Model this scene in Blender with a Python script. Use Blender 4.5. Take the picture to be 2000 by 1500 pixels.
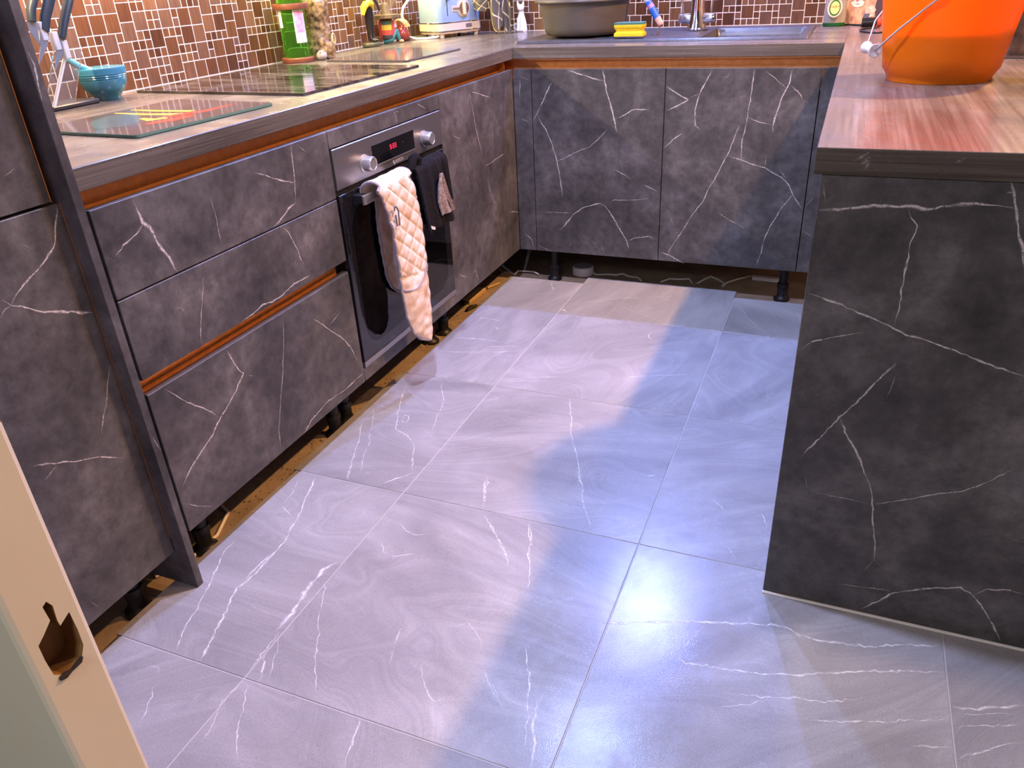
import bpy, bmesh, math, random
from mathutils import Vector, Matrix, noise

for o in list(bpy.data.objects):
    bpy.data.objects.remove(o, do_unlink=True)
scene = bpy.context.scene
COL = scene.collection

# ------------------------------------------------------------------ camera
F_PX = 1497.93
CAM = Vector((1.1807, -2.8631, 1.1392))
AR = Vector((0.92530077, 0.37610088, -0.04864785))
AU = Vector((-0.1394435, 0.45671269, 0.87861768))
AF = Vector((-0.35266697, 0.80620199, -0.47504143))
cam_data = bpy.data.cameras.new('camera')
cam_data.sensor_fit = 'HORIZONTAL'
cam_data.sensor_width = 36.0
cam_data.lens = F_PX / 2000.0 * 36.0
cam_data.clip_start = 0.02
cam_ob = bpy.data.objects.new('camera', cam_data)
COL.objects.link(cam_ob)
M = Matrix(((AR.x, AU.x, -AF.x, CAM.x), (AR.y, AU.y, -AF.y, CAM.y), (AR.z, AU.z, -AF.z, CAM.z), (0, 0, 0, 1)))
cam_ob.matrix_world = M
scene.camera = cam_ob

# ------------------------------------------------------------------ world, lights, exposure
world = bpy.data.worlds.new('world')
scene.world = world
world.use_nodes = True
world.node_tree.nodes['Background'].inputs[0].default_value = (1.0, 0.9, 0.84, 1)
world.node_tree.nodes['Background'].inputs[1].default_value = 0.0
scene.view_settings.view_transform = 'Standard'
scene.view_settings.look = 'None'
scene.view_settings.gamma = 1.0
scene.view_settings.use_curve_mapping = False
scene.view_settings.exposure = 0.55

BLUE = (0.24, 0.32, 1.0)
CYAN = (0.36, 0.50, 1.0)
WARM = (1.0, 0.50, 0.17)
YELLOW = (1.0, 0.80, 0.28)


def lamp(kind, name, loc, power, color, target=None, radius=0.03, size=None, cone=None, blend=0.5):
    d = bpy.data.lights.new(name, kind)
    d.energy = power
    d.color = color
    if kind == 'AREA':
        d.shape = 'RECTANGLE'
        d.size, d.size_y = size
    else:
        d.shadow_soft_size = radius
    if kind == 'SPOT':
        d.spot_size = math.radians(cone)
        d.spot_blend = blend
    o = bpy.data.objects.new(name, d)
    COL.objects.link(o)
    o.location = loc
    if target is not None:
        o.rotation_euler = (Vector(target) - Vector(loc)).to_track_quat('-Z', 'Y').to_euler()
    return o


# ceiling downlights over the galley (cool colour) and over the peninsula (warm colour)
lamp('SPOT', 'sink_downlight_offscreen', (0.465, 0.655, 2.38), 160, BLUE, (0.465, 0.45, 0), 0.03, cone=150, blend=0.5)
lamp('SPOT', 'galley_downlight_offscreen', (0.43, -0.433, 2.38), 78, CYAN, (0.43, -0.6, 0), 0.03, cone=150, blend=0.5)
lamp('SPOT', 'galley_front_downlight_offscreen', (0.45, -1.52, 2.38), 135, (0.55, 0.59, 1.0), (0.45, -1.7, 0), 0.04, cone=150, blend=0.5)
lamp('SPOT', 'peninsula_downlight_offscreen', (1.90, -0.33, 2.38), 245, WARM, (1.7, -0.33, 0), 0.035, cone=150, blend=0.8)
lamp('SPOT', 'peninsula_front_downlight_offscreen', (1.92, -1.42, 2.38), 42, (1.0, 0.62, 0.42), (1.7, -1.42, 0), 0.06, cone=150, blend=0.8)
# LED strips under the wall units along the left wall
lamp('AREA', 'under_cabinet_strip_far_offscreen', (-0.655, 0.05, 1.352), 18, YELLOW, (-0.655, 0.05, 0), size=(0.02, 1.3))
lamp('AREA', 'under_cabinet_strip_near_offscreen', (-0.655, -1.25, 1.352), 16, (1.0, 0.68, 0.42), (-0.655, -1.25, 0), size=(0.02, 1.0))
# ceiling lamp in the hall behind the doorway
lamp('AREA', 'hall_ceiling_lamp_offscreen', (1.05, -4.1, 2.30), 13.5, (0.97, 0.98, 1.0), (1.2, -3.2, 0.4), size=(0.35, 0.35))


# ------------------------------------------------------------------ pixel -> plane
def pl(px, axis, val):
    d = AF + AR * ((px[0] - 1000.0) / F_PX) - AU * ((px[1] - 750.0) / F_PX)
    t = (val - CAM[axis]) / d[axis]
    return CAM + d * t


def cp(ox, oy, s, pts):
    return [(ox + x / s, oy + y / s) for x, y in pts]


# ------------------------------------------------------------------ materials
MATS = {}


def new_mat(name):
    m = bpy.data.materials.new(name)
    m.use_nodes = True
    MATS[name] = m
    nt = m.node_tree
    return m, nt, nt.nodes['Principled BSDF']


def N(nt, typ, **kw):
    n = nt.nodes.new(typ)
    for k, v in kw.items():
        if k in n.inputs:
            n.inputs[k].default_value = v
        else:
            setattr(n, k, v)
    return n


def ramp(nt, stops):
    r = nt.nodes.new('ShaderNodeValToRGB')
    e = r.color_ramp.elements
    while len(e) < len(stops):
        e.new(0.5)
    for el, (p, c) in zip(e, stops):
        el.position = p
        el.color = (*c, 1) if len(c) == 3 else c
    return r


def mat(name, col, rough=0.5, metal=0.0, var=None, scale=8.0, bump=0.0, bscale=60.0, emit=None, trans=0.0, ior=1.45, coat=0.0, detail=4.0, stretch=None, sheen=0.0, spec=0.5):
    m, nt, p = new_mat(name)
    L = nt.links
    p.inputs['Base Color'].default_value = (*col, 1)
    p.inputs['Roughness'].default_value = rough
    p.inputs['Metallic'].default_value = metal
    p.inputs['IOR'].default_value = ior
    p.inputs['Transmission Weight'].default_value = trans
    p.inputs['Coat Weight'].default_value = coat
    p.inputs['Sheen Weight'].default_value = sheen
    p.inputs['Specular IOR Level'].default_value = spec
    tc = N(nt, 'ShaderNodeTexCoord')
    src = tc.outputs['Object']
    if stretch:
        mp = N(nt, 'ShaderNodeMapping')
        mp.inputs['Scale'].default_value = stretch
        L.new(src, mp.inputs['Vector'])
        src = mp.outputs['Vector']
    if var is not None:
        n = N(nt, 'ShaderNodeTexNoise', Scale=scale, Detail=detail)
        L.new(src, n.inputs['Vector'])
        r = ramp(nt, [(0.32, col), (0.68, var)])
        L.new(n.outputs['Fac'], r.inputs['Fac'])
        L.new(r.outputs['Color'], p.inputs['Base Color'])
    if bump:
        n2 = N(nt, 'ShaderNodeTexNoise', Scale=bscale, Detail=3.0)
        L.new(src, n2.inputs['Vector'])
        b = N(nt, 'ShaderNodeBump', Strength=bump, Distance=0.002)
        L.new(n2.outputs['Fac'], b.inputs['Height'])
        L.new(b.outputs['Normal'], p.inputs['Normal'])
    if emit:
        p.inputs['Emission Color'].default_value = (*emit[0], 1)
        p.inputs['Emission Strength'].default_value = emit[1]
    return m


def stone_mat(name, c0, c1, c2, rough):
    m, nt, p = new_mat(name)
    L = nt.links
    g = N(nt, 'ShaderNodeNewGeometry')
    n1 = N(nt, 'ShaderNodeTexNoise', Scale=5.5, Detail=9.0, Roughness=0.62, Distortion=0.35)
    n2 = N(nt, 'ShaderNodeTexNoise', Scale=34.0, Detail=6.0, Roughness=0.7)
    L.new(g.outputs['Position'], n1.inputs['Vector'])
    L.new(g.outputs['Position'], n2.inputs['Vector'])
    r1 = ramp(nt, [(0.30, c0), (0.52, c1), (0.74, c2)])
    L.new(n1.outputs['Fac'], r1.inputs['Fac'])
    r2 = ramp(nt, [(0.3, (0.60, 0.60, 0.60)), (0.7, (1.32, 1.30, 1.3))])
    L.new(n2.outputs['Fac'], r2.inputs['Fac'])
    mx = N(nt, 'ShaderNodeMix', data_type='RGBA', blend_type='MULTIPLY')
    mx.inputs[0].default_value = 1.0
    L.new(r1.outputs['Color'], mx.inputs[6])
    L.new(r2.outputs['Color'], mx.inputs[7])
    L.new(mx.outputs[2], p.inputs['Base Color'])
    p.inputs['Roughness'].default_value = rough
    p.inputs['Specular IOR Level'].default_value = 0.35
    b = N(nt, 'ShaderNodeBump', Strength=0.12, Distance=0.001)
    L.new(n2.outputs['Fac'], b.inputs['Height'])
    L.new(b.outputs['Normal'], p.inputs['Normal'])
    return m


def vein_mat(name, col, lo, hi, scale=150.0):
    m, nt, p = new_mat(name)
    L = nt.links
    p.inputs['Base Color'].default_value = (*col, 1)
    p.inputs['Roughness'].default_value = 0.5
    g = N(nt, 'ShaderNodeNewGeometry')
    n = N(nt, 'ShaderNodeTexNoise', Scale=scale, Detail=5.0, Roughness=0.7)
    L.new(g.outputs['Position'], n.inputs['Vector'])
    r = ramp(nt, [(lo, (0, 0, 0)), (hi, (1, 1, 1))])
    L.new(n.outputs['Fac'], r.inputs['Fac'])
    at = N(nt, 'ShaderNodeAttribute', attribute_name='fade')
    fa_ = N(nt, 'ShaderNodeMath', operation='MULTIPLY')
    L.new(r.outputs['Color'], fa_.inputs[0])
    L.new(at.outputs['Fac'], fa_.inputs[1])
    L.new(fa_.outputs[0], p.inputs['Alpha'])
    return m


def floor_tile_mat(name):
    m, nt, p = new_mat(name)
    L = nt.links
    tc = N(nt, 'ShaderNodeTexCoord')
    oi = N(nt, 'ShaderNodeObjectInfo')
    sc = N(nt, 'ShaderNodeMath', operation='MULTIPLY')
    sc.inputs[1].default_value = 37.0
    L.new(oi.outputs['Random'], sc.inputs[0])
    cb = N(nt, 'ShaderNodeCombineXYZ')
    L.new(sc.outputs[0], cb.inputs['X'])
    L.new(sc.outputs[0], cb.inputs['Y'])
    L.new(sc.outputs[0], cb.inputs['Z'])
    add = N(nt, 'ShaderNodeVectorMath', operation='ADD')
    L.new(tc.outputs['Object'], add.inputs[0])
    L.new(cb.outputs[0], add.inputs[1])
    rot = N(nt, 'ShaderNodeVectorRotate', rotation_type='Z_AXIS')
    am = N(nt, 'ShaderNodeMath', operation='MULTIPLY')
    am.inputs[1].default_value = 2.2
    L.new(oi.outputs['Random'], am.inputs[0])
    L.new(add.outputs[0], rot.inputs['Vector'])
    L.new(am.outputs[0], rot.inputs['Angle'])
    mp = N(nt, 'ShaderNodeMapping')
    mp.inputs['Scale'].default_value = (2.4, 0.8, 1.0)
    L.new(rot.outputs[0], mp.inputs['Vector'])
    # swirled sediment: broad clouds plus thin contour-like streaks
    n1 = N(nt, 'ShaderNodeTexNoise', Scale=1.6, Detail=9.0, Roughness=0.55, Distortion=1.6)
    L.new(mp.outputs[0], n1.inputs['Vector'])
    st = N(nt, 'ShaderNodeMath', operation='MULTIPLY')
    st.inputs[1].default_value = 30.0
    n1b = N(nt, 'ShaderNodeTexNoise', Scale=1.1, Detail=2.0, Roughness=0.5, Distortion=1.1)
    L.new(mp.outputs[0], n1b.inputs['Vector'])
    L.new(n1b.outputs['Fac'], st.inputs[0])
    cmb = N(nt, 'ShaderNodeCombineXYZ')
    L.new(st.outputs[0], cmb.inputs['X'])
    n2 = N(nt, 'ShaderNodeTexNoise', Scale=1.3, Detail=3.0, Roughness=0.7)
    L.new(cmb.outputs[0], n2.inputs['Vector'])
    mixf = N(nt, 'ShaderNodeMath', operation='MULTIPLY_ADD')
    mixf.inputs[1].default_value = 0.38
    L.new(n2.outputs['Fac'], mixf.inputs[0])
    mm = N(nt, 'ShaderNodeMath', operation='MULTIPLY')
    mm.inputs[1].default_value = 0.62
    L.new(n1.outputs['Fac'], mm.inputs[0])
    L.new(mm.outputs[0], mixf.inputs[2])
    r = ramp(nt, [(0.30, (0.205, 0.201, 0.203)), (0.50, (0.300, 0.295, 0.293)), (0.63, (0.375, 0.370, 0.366)), (0.74, (0.52, 0.515, 0.51))])
    L.new(mixf.outputs[0], r.inputs['Fac'])
    # grain
    n3 = N(nt, 'ShaderNodeTexNoise', Scale=420.0, Detail=2.0)
    L.new(tc.outputs['Object'], n3.inputs['Vector'])
    r3 = ramp(nt, [(0.3, (0.86, 0.86, 0.86)), (0.7, (1.1, 1.1, 1.1))])
    L.new(n3.outputs['Fac'], r3.inputs['Fac'])
    mx = N(nt, 'ShaderNodeMix', data_type='RGBA', blend_type='MULTIPLY')
    mx.inputs[0].default_value = 1.0
    L.new(r.outputs['Color'], mx.inputs[6])
    L.new(r3.outputs['Color'], mx.inputs[7])
    L.new(mx.outputs[2], p.inputs['Base Color'])
    # damp patches left by mopping
    g = N(nt, 'ShaderNodeNewGeometry')
    n4 = N(nt, 'ShaderNodeTexNoise', Scale=3.4, Detail=5.0, Roughness=0.6)
    L.new(g.outputs['Position'], n4.inputs['Vector'])
    r4 = ramp(nt, [(0.42, (0.27, 0.27, 0.27)), (0.58, (0.42, 0.42, 0.42))])
    L.new(n4.outputs['Fac'], r4.inputs['Fac'])
    # the wettest patch, in front of the peninsula
    dv = N(nt, 'ShaderNodeVectorMath', operation='SUBTRACT')
    dv.inputs[1].default_value = (0.98, -1.86, 0.0)
    L.new(g.outputs['Position'], dv.inputs[0])
    ds = N(nt, 'ShaderNodeVectorMath', operation='MULTIPLY')
    ds.inputs[1].default_value = (2.6, 1.7, 0.0)
    L.new(dv.outputs[0], ds.inputs[0])
    dl = N(nt, 'ShaderNodeVectorMath', operation='LENGTH')
    L.new(ds.outputs[0], dl.inputs[0])
    n6 = N(nt, 'ShaderNodeTexNoise', Scale=9.0, Detail=6.0, Roughness=0.65)
    L.new(g.outputs['Position'], n6.inputs['Vector'])
    wa = N(nt, 'ShaderNodeMath', operation='MULTIPLY_ADD')
    wa.inputs[1].default_value = 1.5
    L.new(n6.outputs['Fac'], wa.inputs[0])
    L.new(dl.outputs['Value'], wa.inputs[2])
    r6 = ramp(nt, [(0.70, (1, 1, 1)), (0.95, (0, 0, 0))])
    hl = N(nt, 'ShaderNodeMath', operation='MULTIPLY')
    hl.inputs[1].default_value = 0.6
    L.new(wa.outputs[0], hl.inputs[0])
    L.new(hl.outputs[0], r6.inputs['Fac'])
    wm = N(nt, 'ShaderNodeMix', data_type='FLOAT')
    L.new(r6.outputs['Color'], wm.inputs[0])
    L.new(r4.outputs['Color'], wm.inputs[2])
    wm.inputs[3].default_value = 0.165
    p.inputs['Specular IOR Level'].default_value = 0.36
    L.new(wm.outputs[0], p.inputs['Roughness'])
    n5 = N(nt, 'ShaderNodeTexNoise', Scale=420.0, Detail=2.0, Roughness=0.6)
    L.new(g.outputs['Position'], n5.inputs['Vector'])
    b = N(nt, 'ShaderNodeBump', Strength=0.30, Distance=0.0006)
    L.new(n5.outputs['Fac'], b.inputs['Height'])
    L.new(b.outputs['Normal'], p.inputs['Normal'])
    return m


def worktop_mat(name, along):
    m, nt, p = new_mat(name)
    L = nt.links
    g = N(nt, 'ShaderNodeNewGeometry')
    mp = N(nt, 'ShaderNodeMapping')
    s = [150.0, 150.0, 260.0]
    s[along] = 2.6
    mp.inputs['Scale'].default_value = s
    L.new(g.outputs['Position'], mp.inputs['Vector'])
    n = N(nt, 'ShaderNodeTexNoise', Scale=1.0, Detail=3.0, Roughness=0.6)
    L.new(mp.outputs[0], n.inputs['Vector'])
    mp2 = N(nt, 'ShaderNodeMapping')
    s2 = [16.0, 16.0, 16.0]
    s2[along] = 1.6
    mp2.inputs['Scale'].default_value = s2
    L.new(g.outputs['Position'], mp2.inputs['Vector'])
    n2 = N(nt, 'ShaderNodeTexNoise', Scale=1.0, Detail=4.0)
    L.new(mp2.outputs[0], n2.inputs['Vector'])
    a = N(nt, 'ShaderNodeMath', operation='ADD')
    L.new(n.outputs['Fac'], a.inputs[0])
    L.new(n2.outputs['Fac'], a.inputs[1])
    h = N(nt, 'ShaderNodeMath', operation='MULTIPLY')
    h.inputs[1].default_value = 0.5
    L.new(a.outputs[0], h.inputs[0])
    r = ramp(nt, [(0.36, (0.062, 0.052, 0.042)), (0.52, (0.120, 0.102, 0.083)), (0.66, (0.195, 0.168, 0.138))])
    L.new(h.outputs[0], r.inputs['Fac'])
    L.new(r.outputs['Color'], p.inputs['Base Color'])
    n3 = N(nt, 'ShaderNodeTexNoise', Scale=7.0, Detail=5.0, Roughness=0.6)
    L.new(g.outputs['Position'], n3.inputs['Vector'])
    r3 = ramp(nt, [(0.36, (0.20, 0.20, 0.20)), (0.64, (0.32, 0.32, 0.32))])
    L.new(n3.outputs['Fac'], r3.inputs['Fac'])
    L.new(r3.outputs['Color'], p.inputs['Roughness'])
    b = N(nt, 'ShaderNodeBump', Strength=0.10, Distance=0.0004)
    L.new(n.outputs['Fac'], b.inputs['Height'])
    L.new(b.outputs['Normal'], p.inputs['Normal'])
    return m


def mosaic_mat(name):
    m, nt, p = new_mat(name)
    L = nt.links
    oi = N(nt, 'ShaderNodeObjectInfo')
    g = N(nt, 'ShaderNodeNewGeometry')
    a = N(nt, 'ShaderNodeMath', operation='ADD')
    L.new(oi.outputs['Random'], a.inputs[0])
    L.new(g.outputs['Random Per Island'], a.inputs[1])
    f = N(nt, 'ShaderNodeMath', operation='FRACT')
    L.new(a.outputs[0], f.inputs[0])
    r = ramp(nt, [(0.0, (0.068, 0.027, 0.013)), (0.30, (0.102, 0.042, 0.019)), (0.55, (0.138, 0.061, 0.026)), (0.8, (0.120, 0.068, 0.048)), (1.0, (0.175, 0.082, 0.034))])
    L.new(f.outputs[0], r.inputs['Fac'])
    mp = N(nt, 'ShaderNodeMapping')
    mp.inputs['Scale'].default_value = (160, 160, 14)
    L.new(g.outputs['Position'], mp.inputs['Vector'])
    n = N(nt, 'ShaderNodeTexNoise', Scale=1.0, Detail=3.0)
    L.new(mp.outputs[0], n.inputs['Vector'])
    r2 = ramp(nt, [(0.3, (0.75, 0.75, 0.75)), (0.7, (1.25, 1.25, 1.25))])
    L.new(n.outputs['Fac'], r2.inputs['Fac'])
    mx = N(nt, 'ShaderNodeMix', data_type='RGBA', blend_type='MULTIPLY')
    mx.inputs[0].default_value = 1.0
    L.new(r.outputs['Color'], mx.inputs[6])
    L.new(r2.outputs['Color'], mx.inputs[7])
    L.new(mx.outputs[2], p.inputs['Base Color'])
    p.inputs['Roughness'].default_value = 0.28
    p.inputs['Metallic'].default_value = 0.25
    b = N(nt, 'ShaderNodeBump', Strength=0.15, Distance=0.001)
    L.new(n.outputs['Fac'], b.inputs['Height'])
    L.new(b.outputs['Normal'], p.inputs['Normal'])
    return m


def hob_mat(name):
    m, nt, p = new_mat(name)
    L = nt.links
    g = N(nt, 'ShaderNodeNewGeometry')
    mp = N(nt, 'ShaderNodeMapping')
    mp.inputs['Rotation'].default_value = (0, 0, 0.5)
    mp.inputs['Scale'].default_value = (3, 14, 1)
    L.new(g.outputs['Position'], mp.inputs['Vector'])
    n = N(nt, 'ShaderNodeTexNoise', Scale=1.0, Detail=6.0, Roughness=0.65, Distortion=1.5)
    L.new(mp.outputs[0], n.inputs['Vector'])
    r = ramp(nt, [(0.45, (0.022, 0.018, 0.015)), (0.72, (0.12, 0.105, 0.085))])
    L.new(n.outputs['Fac'], r.inputs['Fac'])
    L.new(r.outputs['Color'], p.inputs['Base Color'])
    r2 = ramp(nt, [(0.45, (0.07, 0.07, 0.07)), (0.75, (0.32, 0.32, 0.32))])
    L.new(n.outputs['Fac'], r2.inputs['Fac'])
    L.new(r2.outputs['Color'], p.inputs['Roughness'])
    return m


STONE = stone_mat('anthracite_stone_laminate', (0.036, 0.035, 0.034), (0.084, 0.080, 0.078), (0.165, 0.158, 0.152), 0.42)
VEIN = vein_mat('pale_vein', (0.66, 0.62, 0.59), 0.28, 0.54)
TILE = floor_tile_mat('grey_porcelain')
TVEIN = vein_mat('white_tile_vein', (0.80, 0.79, 0.78), 0.28, 0.58, 60.0)
WT_Y = worktop_mat('wood_grain_laminate_lengthwise', 1)
WT_X = worktop_mat('wood_grain_laminate_crosswise', 0)
MOSAIC = mosaic_mat('brown_glazed_mosaic')
HOBGLASS = hob_mat('smeared_black_glass')
GROUT_WALL = mat('cream_grout', (0.80, 0.74, 0.68), 0.9, bump=0.3)
GROUT_FLOOR = mat('grey_grout', (0.44, 0.43, 0.43), 0.9, bump=0.3)
SUBFLOOR = mat('dusty_subfloor', (0.25, 0.185, 0.12), 0.95, var=(0.36, 0.27, 0.18), scale=14, bump=0.8, bscale=90)
BED = mat('adhesive_bed', (0.10, 0.07, 0.045), 0.95, bump=0.9, bscale=70)
PAINT = mat('cream_wall_paint', (0.62, 0.56, 0.48), 0.85)
CEIL = mat('white_ceiling_paint', (0.62, 0.60, 0.58), 0.9)
GLOSSPAINT = mat('cream_gloss_paint', (0.82, 0.80, 0.66), 0.35, var=(0.78, 0.74, 0.58), scale=5)
RAWWOOD = mat('bare_pine', (0.36, 0.20, 0.06), 0.8, var=(0.16, 0.08, 0.03), scale=30, stretch=(1, 1, 0.2))
COPPER = mat('copper_anodised', (0.74, 0.33, 0.11), 0.42, metal=0.7, var=(0.62, 0.26, 0.08), scale=60, bump=0.15, bscale=200)
DARKEDGE = mat('black_laminate', (0.020, 0.017, 0.019), 0.45, var=(0.035, 0.030, 0.033), scale=9)
BLACKPLASTIC = mat('black_plastic', (0.012, 0.012, 0.014), 0.45)
CARCASS = mat('dark_carcass_board', (0.03, 0.028, 0.028), 0.7)
STEEL = mat('brushed_steel', (0.36, 0.345, 0.335), 0.34, metal=0.9, bump=0.08, bscale=300, stretch=(1, 0.05, 1))
KNOBSTEEL = mat('satin_steel', (0.62, 0.61, 0.60), 0.30, metal=0.85)
CHROME = mat('chrome', (0.80, 0.80, 0.82), 0.07, metal=1.0)
BLACKGLASS = mat('black_oven_glass', (0.006, 0.006, 0.008), 0.06, var=(0.010, 0.010, 0.013), scale=4, coat=0.3)
DISPLAY = mat('display_black', (0.004, 0.004, 0.005), 0.12)
REDLED = mat('red_led', (0.4, 0.0, 0.02), 0.5, emit=((1.0, 0.02, 0.06), 2.2))
PRINTGREY = mat('grey_print', (0.42, 0.41, 0.40), 0.5)
WHITEPLASTIC = mat('white_plastic', (0.78, 0.76, 0.78), 0.35)
CABLEWHITE = mat('white_cable', (0.80, 0.76, 0.68), 0.5)
CABLEBLACK = mat('black_cable', (0.015, 0.014, 0.014), 0.5)


# ------------------------------------------------------------------ mesh helpers
class MB:
    def __init__(self):
        self.fade = []
        self.v = []
        self.f = []

    def add(self, verts, faces):
        o = len(self.v)
        self.v += [Vector(v) for v in verts]
        self.f += [tuple(i + o for i in f) for f in faces]
        return self

    def box(self, x0, x1, y0, y1, z0, z1, bev=0.0, seg=1):
        bm = bmesh.new()
        bmesh.ops.create_cube(bm, size=1.0)
        for v in bm.verts:
            v.co = Vector(((x0 + x1) / 2 + v.co.x * (x1 - x0), (y0 + y1) / 2 + v.co.y * (y1 - y0), (z0 + z1) / 2 + v.co.z * (z1 - z0)))
        if bev:
            bmesh.ops.bevel(bm, geom=list(bm.edges), offset=bev, segments=seg, affect='EDGES', profile=0.5)
        bm.verts.index_update()
        self.add([v.co.copy() for v in bm.verts], [[v.index for v in f.verts] for f in bm.faces])
        bm.free()
        return self

    def obox(self, o, ux, uy, uz, bev=0.0, seg=1):
        """box spanned by three edge vectors from corner o"""
        t = MB().box(0, 1, 0, 1, 0, 1)
        if bev:
            lx, ly, lz = Vector(ux).length, Vector(uy).length, Vector(uz).length
            t = MB().box(0, lx, 0, ly, 0, lz, bev, seg)
            ux, uy, uz = Vector(ux) / lx, Vector(uy) / ly, Vector(uz) / lz
        o, ux, uy, uz = Vector(o), Vector(ux), Vector(uy), Vector(uz)
        return self.add([o + ux * v.x + uy * v.y + uz * v.z for v in t.v], t.f)

    def rings(self, rings, cap0=True, cap1=True, closed=False):
        n = len(rings[0])
        verts = [p for r in rings for p in r]
        faces = []
        m = len(rings)
        for i in range(m if closed else m - 1):
            j = (i + 1) % m
            for k in range(n):
                l = (k + 1) % n
                faces.append((i * n + k, i * n + l, j * n + l, j * n + k))
        if not closed:
            if cap0:
                faces.append(tuple(range(n - 1, -1, -1)))
            if cap1:
                faces.append(tuple((m - 1) * n + k for k in range(n)))
        return self.add(verts, faces)

    def tube(self, pts, r, seg=8, closed=False, flat=None):
        pts = [Vector(p) for p in pts]
        n = len(pts)
        rad = r if isinstance(r, (list, tuple)) else [r] * n
        tang = []
        for i in range(n):
            if closed:
                t = pts[(i + 1) % n] - pts[i - 1]
            else:
                t = pts[min(i + 1, n - 1)] - pts[max(i - 1, 0)]
            tang.append(t.normalized() if t.length > 1e-9 else Vector((0, 0, 1)))
        up = Vector((0, 0, 1)) if abs(tang[0].z) < 0.9 else Vector((1, 0, 0))
        a = tang[0].cross(up).normalized()
        rings = []
        for i in range(n):
            a = (a - tang[i] * a.dot(tang[i]))
            a = a.normalized() if a.length > 1e-6 else tang[i].orthogonal().normalized()
            b = tang[i].cross(a)
            fl = flat if flat else 1.0
            rings.append([pts[i] + (a * math.cos(t) + b * (math.sin(t) * fl)) * rad[i] for t in [2 * math.pi * k / seg for k in range(seg)]])
        return self.rings(rings, closed=closed)

    def lathe(self, prof, c, seg=28, sx=1.0, sy=1.0, axis=None, closed=False, cap0=True):
        c = Vector(c)
        ax = Vector(axis).normalized() if axis else Vector((0, 0, 1))
        e1 = Vector((1, 0, 0)) if abs(ax.x) < 0.9 else Vector((0, 1, 0))
        e1 = (e1 - ax * e1.dot(ax)).normalized()
        e2 = ax.cross(e1)
        rings = []
        for r, z in prof:
            r = max(r, 1e-5)
            rings.append([c + e1 * (r * sx * math.cos(t)) + e2 * (r * sy * math.sin(t)) + ax * z for t in [2 * math.pi * k / seg for k in range(seg)]])
        return self.rings(rings, closed=closed, cap0=cap0)

    def ell(self, c, r, seg=16, rings=10):
        c = Vector(c)
        if not isinstance(r, (list, tuple)):
            r = (r, r, r)
        rr = []
        for i in range(rings + 1):
            a = -math.pi / 2 + math.pi * i / rings
            q = max(math.cos(a), 1e-4)
            rr.append([c + Vector((r[0] * q * math.cos(t), r[1] * q * math.sin(t), r[2] * math.sin(a))) for t in [2 * math.pi * k / seg for k in range(seg)]])
        return self.rings(rr)

    def prism(self, poly, d):
        """closed polygon of 3D points swept by vector d"""
        d = Vector(d)
        poly = [Vector(p) for p in poly]
        return self.rings([poly, [p + d for p in poly]])

    def sheet(self, g, th):
        """thick cloth from a grid of points"""
        R, Cn = len(g), len(g[0])
        g = [[Vector(p) for p in row] for row in g]
        nor = []
        for i in range(R):
            row = []
            for j in range(Cn):
                du = g[min(i + 1, R - 1)][j] - g[max(i - 1, 0)][j]
                dv = g[i][min(j + 1, Cn - 1)] - g[i][max(j - 1, 0)]
                n = du.cross(dv)
                row.append(n.normalized() if n.length > 1e-12 else Vector((1, 0, 0)))
            nor.append(row)
        top = [g[i][j] + nor[i][j] * th * 0.5 for i in range(R) for j in range(Cn)]
        bot = [g[i][j] - nor[i][j] * th * 0.5 for i in range(R) for j in range(Cn)]
        K = R * Cn
        fs = []
        for i in range(R - 1):
            for j in range(Cn - 1):
                a, b, c, d = i * Cn + j, i * Cn + j + 1, (i + 1) * Cn + j + 1, (i + 1) * Cn + j
                fs.append((a, b, c, d))
                fs.append((K + d, K + c, K + b, K + a))
        edge = [(0, j) for j in range(Cn)] + [(i, Cn - 1) for i in range(1, R)] + [(R - 1, j) for j in range(Cn - 2, -1, -1)] + [(i, 0) for i in range(R - 2, 0, -1)]
        ids = [i * Cn + j for i, j in edge]
        for k in range(len(ids)):
            a, b = ids[k], ids[(k + 1) % len(ids)]
            fs.append((a, K + a, K + b, b))
        return self.add(top + bot, fs)


def wloc(o):
    p = Vector((0, 0, 0))
    while o is not None:
        p = p + o.location
        o = o.parent
    return p


def make_mesh(name, mb, m, off, smooth=None):
    me = bpy.data.meshes.new(name)
    me.from_pydata([v - off for v in mb.v], [], mb.f)
    bm = bmesh.new()
    bm.from_mesh(me)
    bmesh.ops.recalc_face_normals(bm, faces=bm.faces)
    bm.to_mesh(me)
    bm.free()
    if mb.fade:
        at = me.attributes.new('fade', 'FLOAT', 'POINT')
        at.data.foreach_set('value', mb.fade)
    if m is not None:
        me.materials.append(m)
    if smooth:
        for p in me.polygons:
            p.use_smooth = True
        me.set_sharp_from_angle(angle=math.radians(smooth))
    return me


def obj(name, mb, m, parent=None, loc=None, smooth=None, label=None, cat=None, group=None, kind=None):
    base = wloc(parent) if parent else Vector((0, 0, 0))
    l = Vector(loc) - base if loc is not None else Vector((0, 0, 0))
    o = bpy.data.objects.new(name, make_mesh(name, mb, m, base + l, smooth))
    COL.objects.link(o)
    o.parent = parent
    o.location = l
    tag(o, label, cat, group, kind)
    return o


def tag(o, label=None, cat=None, group=None, kind=None):
    if label:
        o['label'] = label
    if cat:
        o['category'] = cat
    if group:
        o['group'] = group
    if kind:
        o['kind'] = kind
    return o


def thing(name, label, cat, loc, group=None):
    o = bpy.data.objects.new(name, None)
    o.empty_display_size = 0.05
    COL.objects.link(o)
    o.location = loc
    return tag(o, label, cat, group)


def evaluated_mesh(o):
    dg = bpy.context.evaluated_depsgraph_get()
    return bpy.data.meshes.new_from_object(o.evaluated_get(dg))


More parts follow.
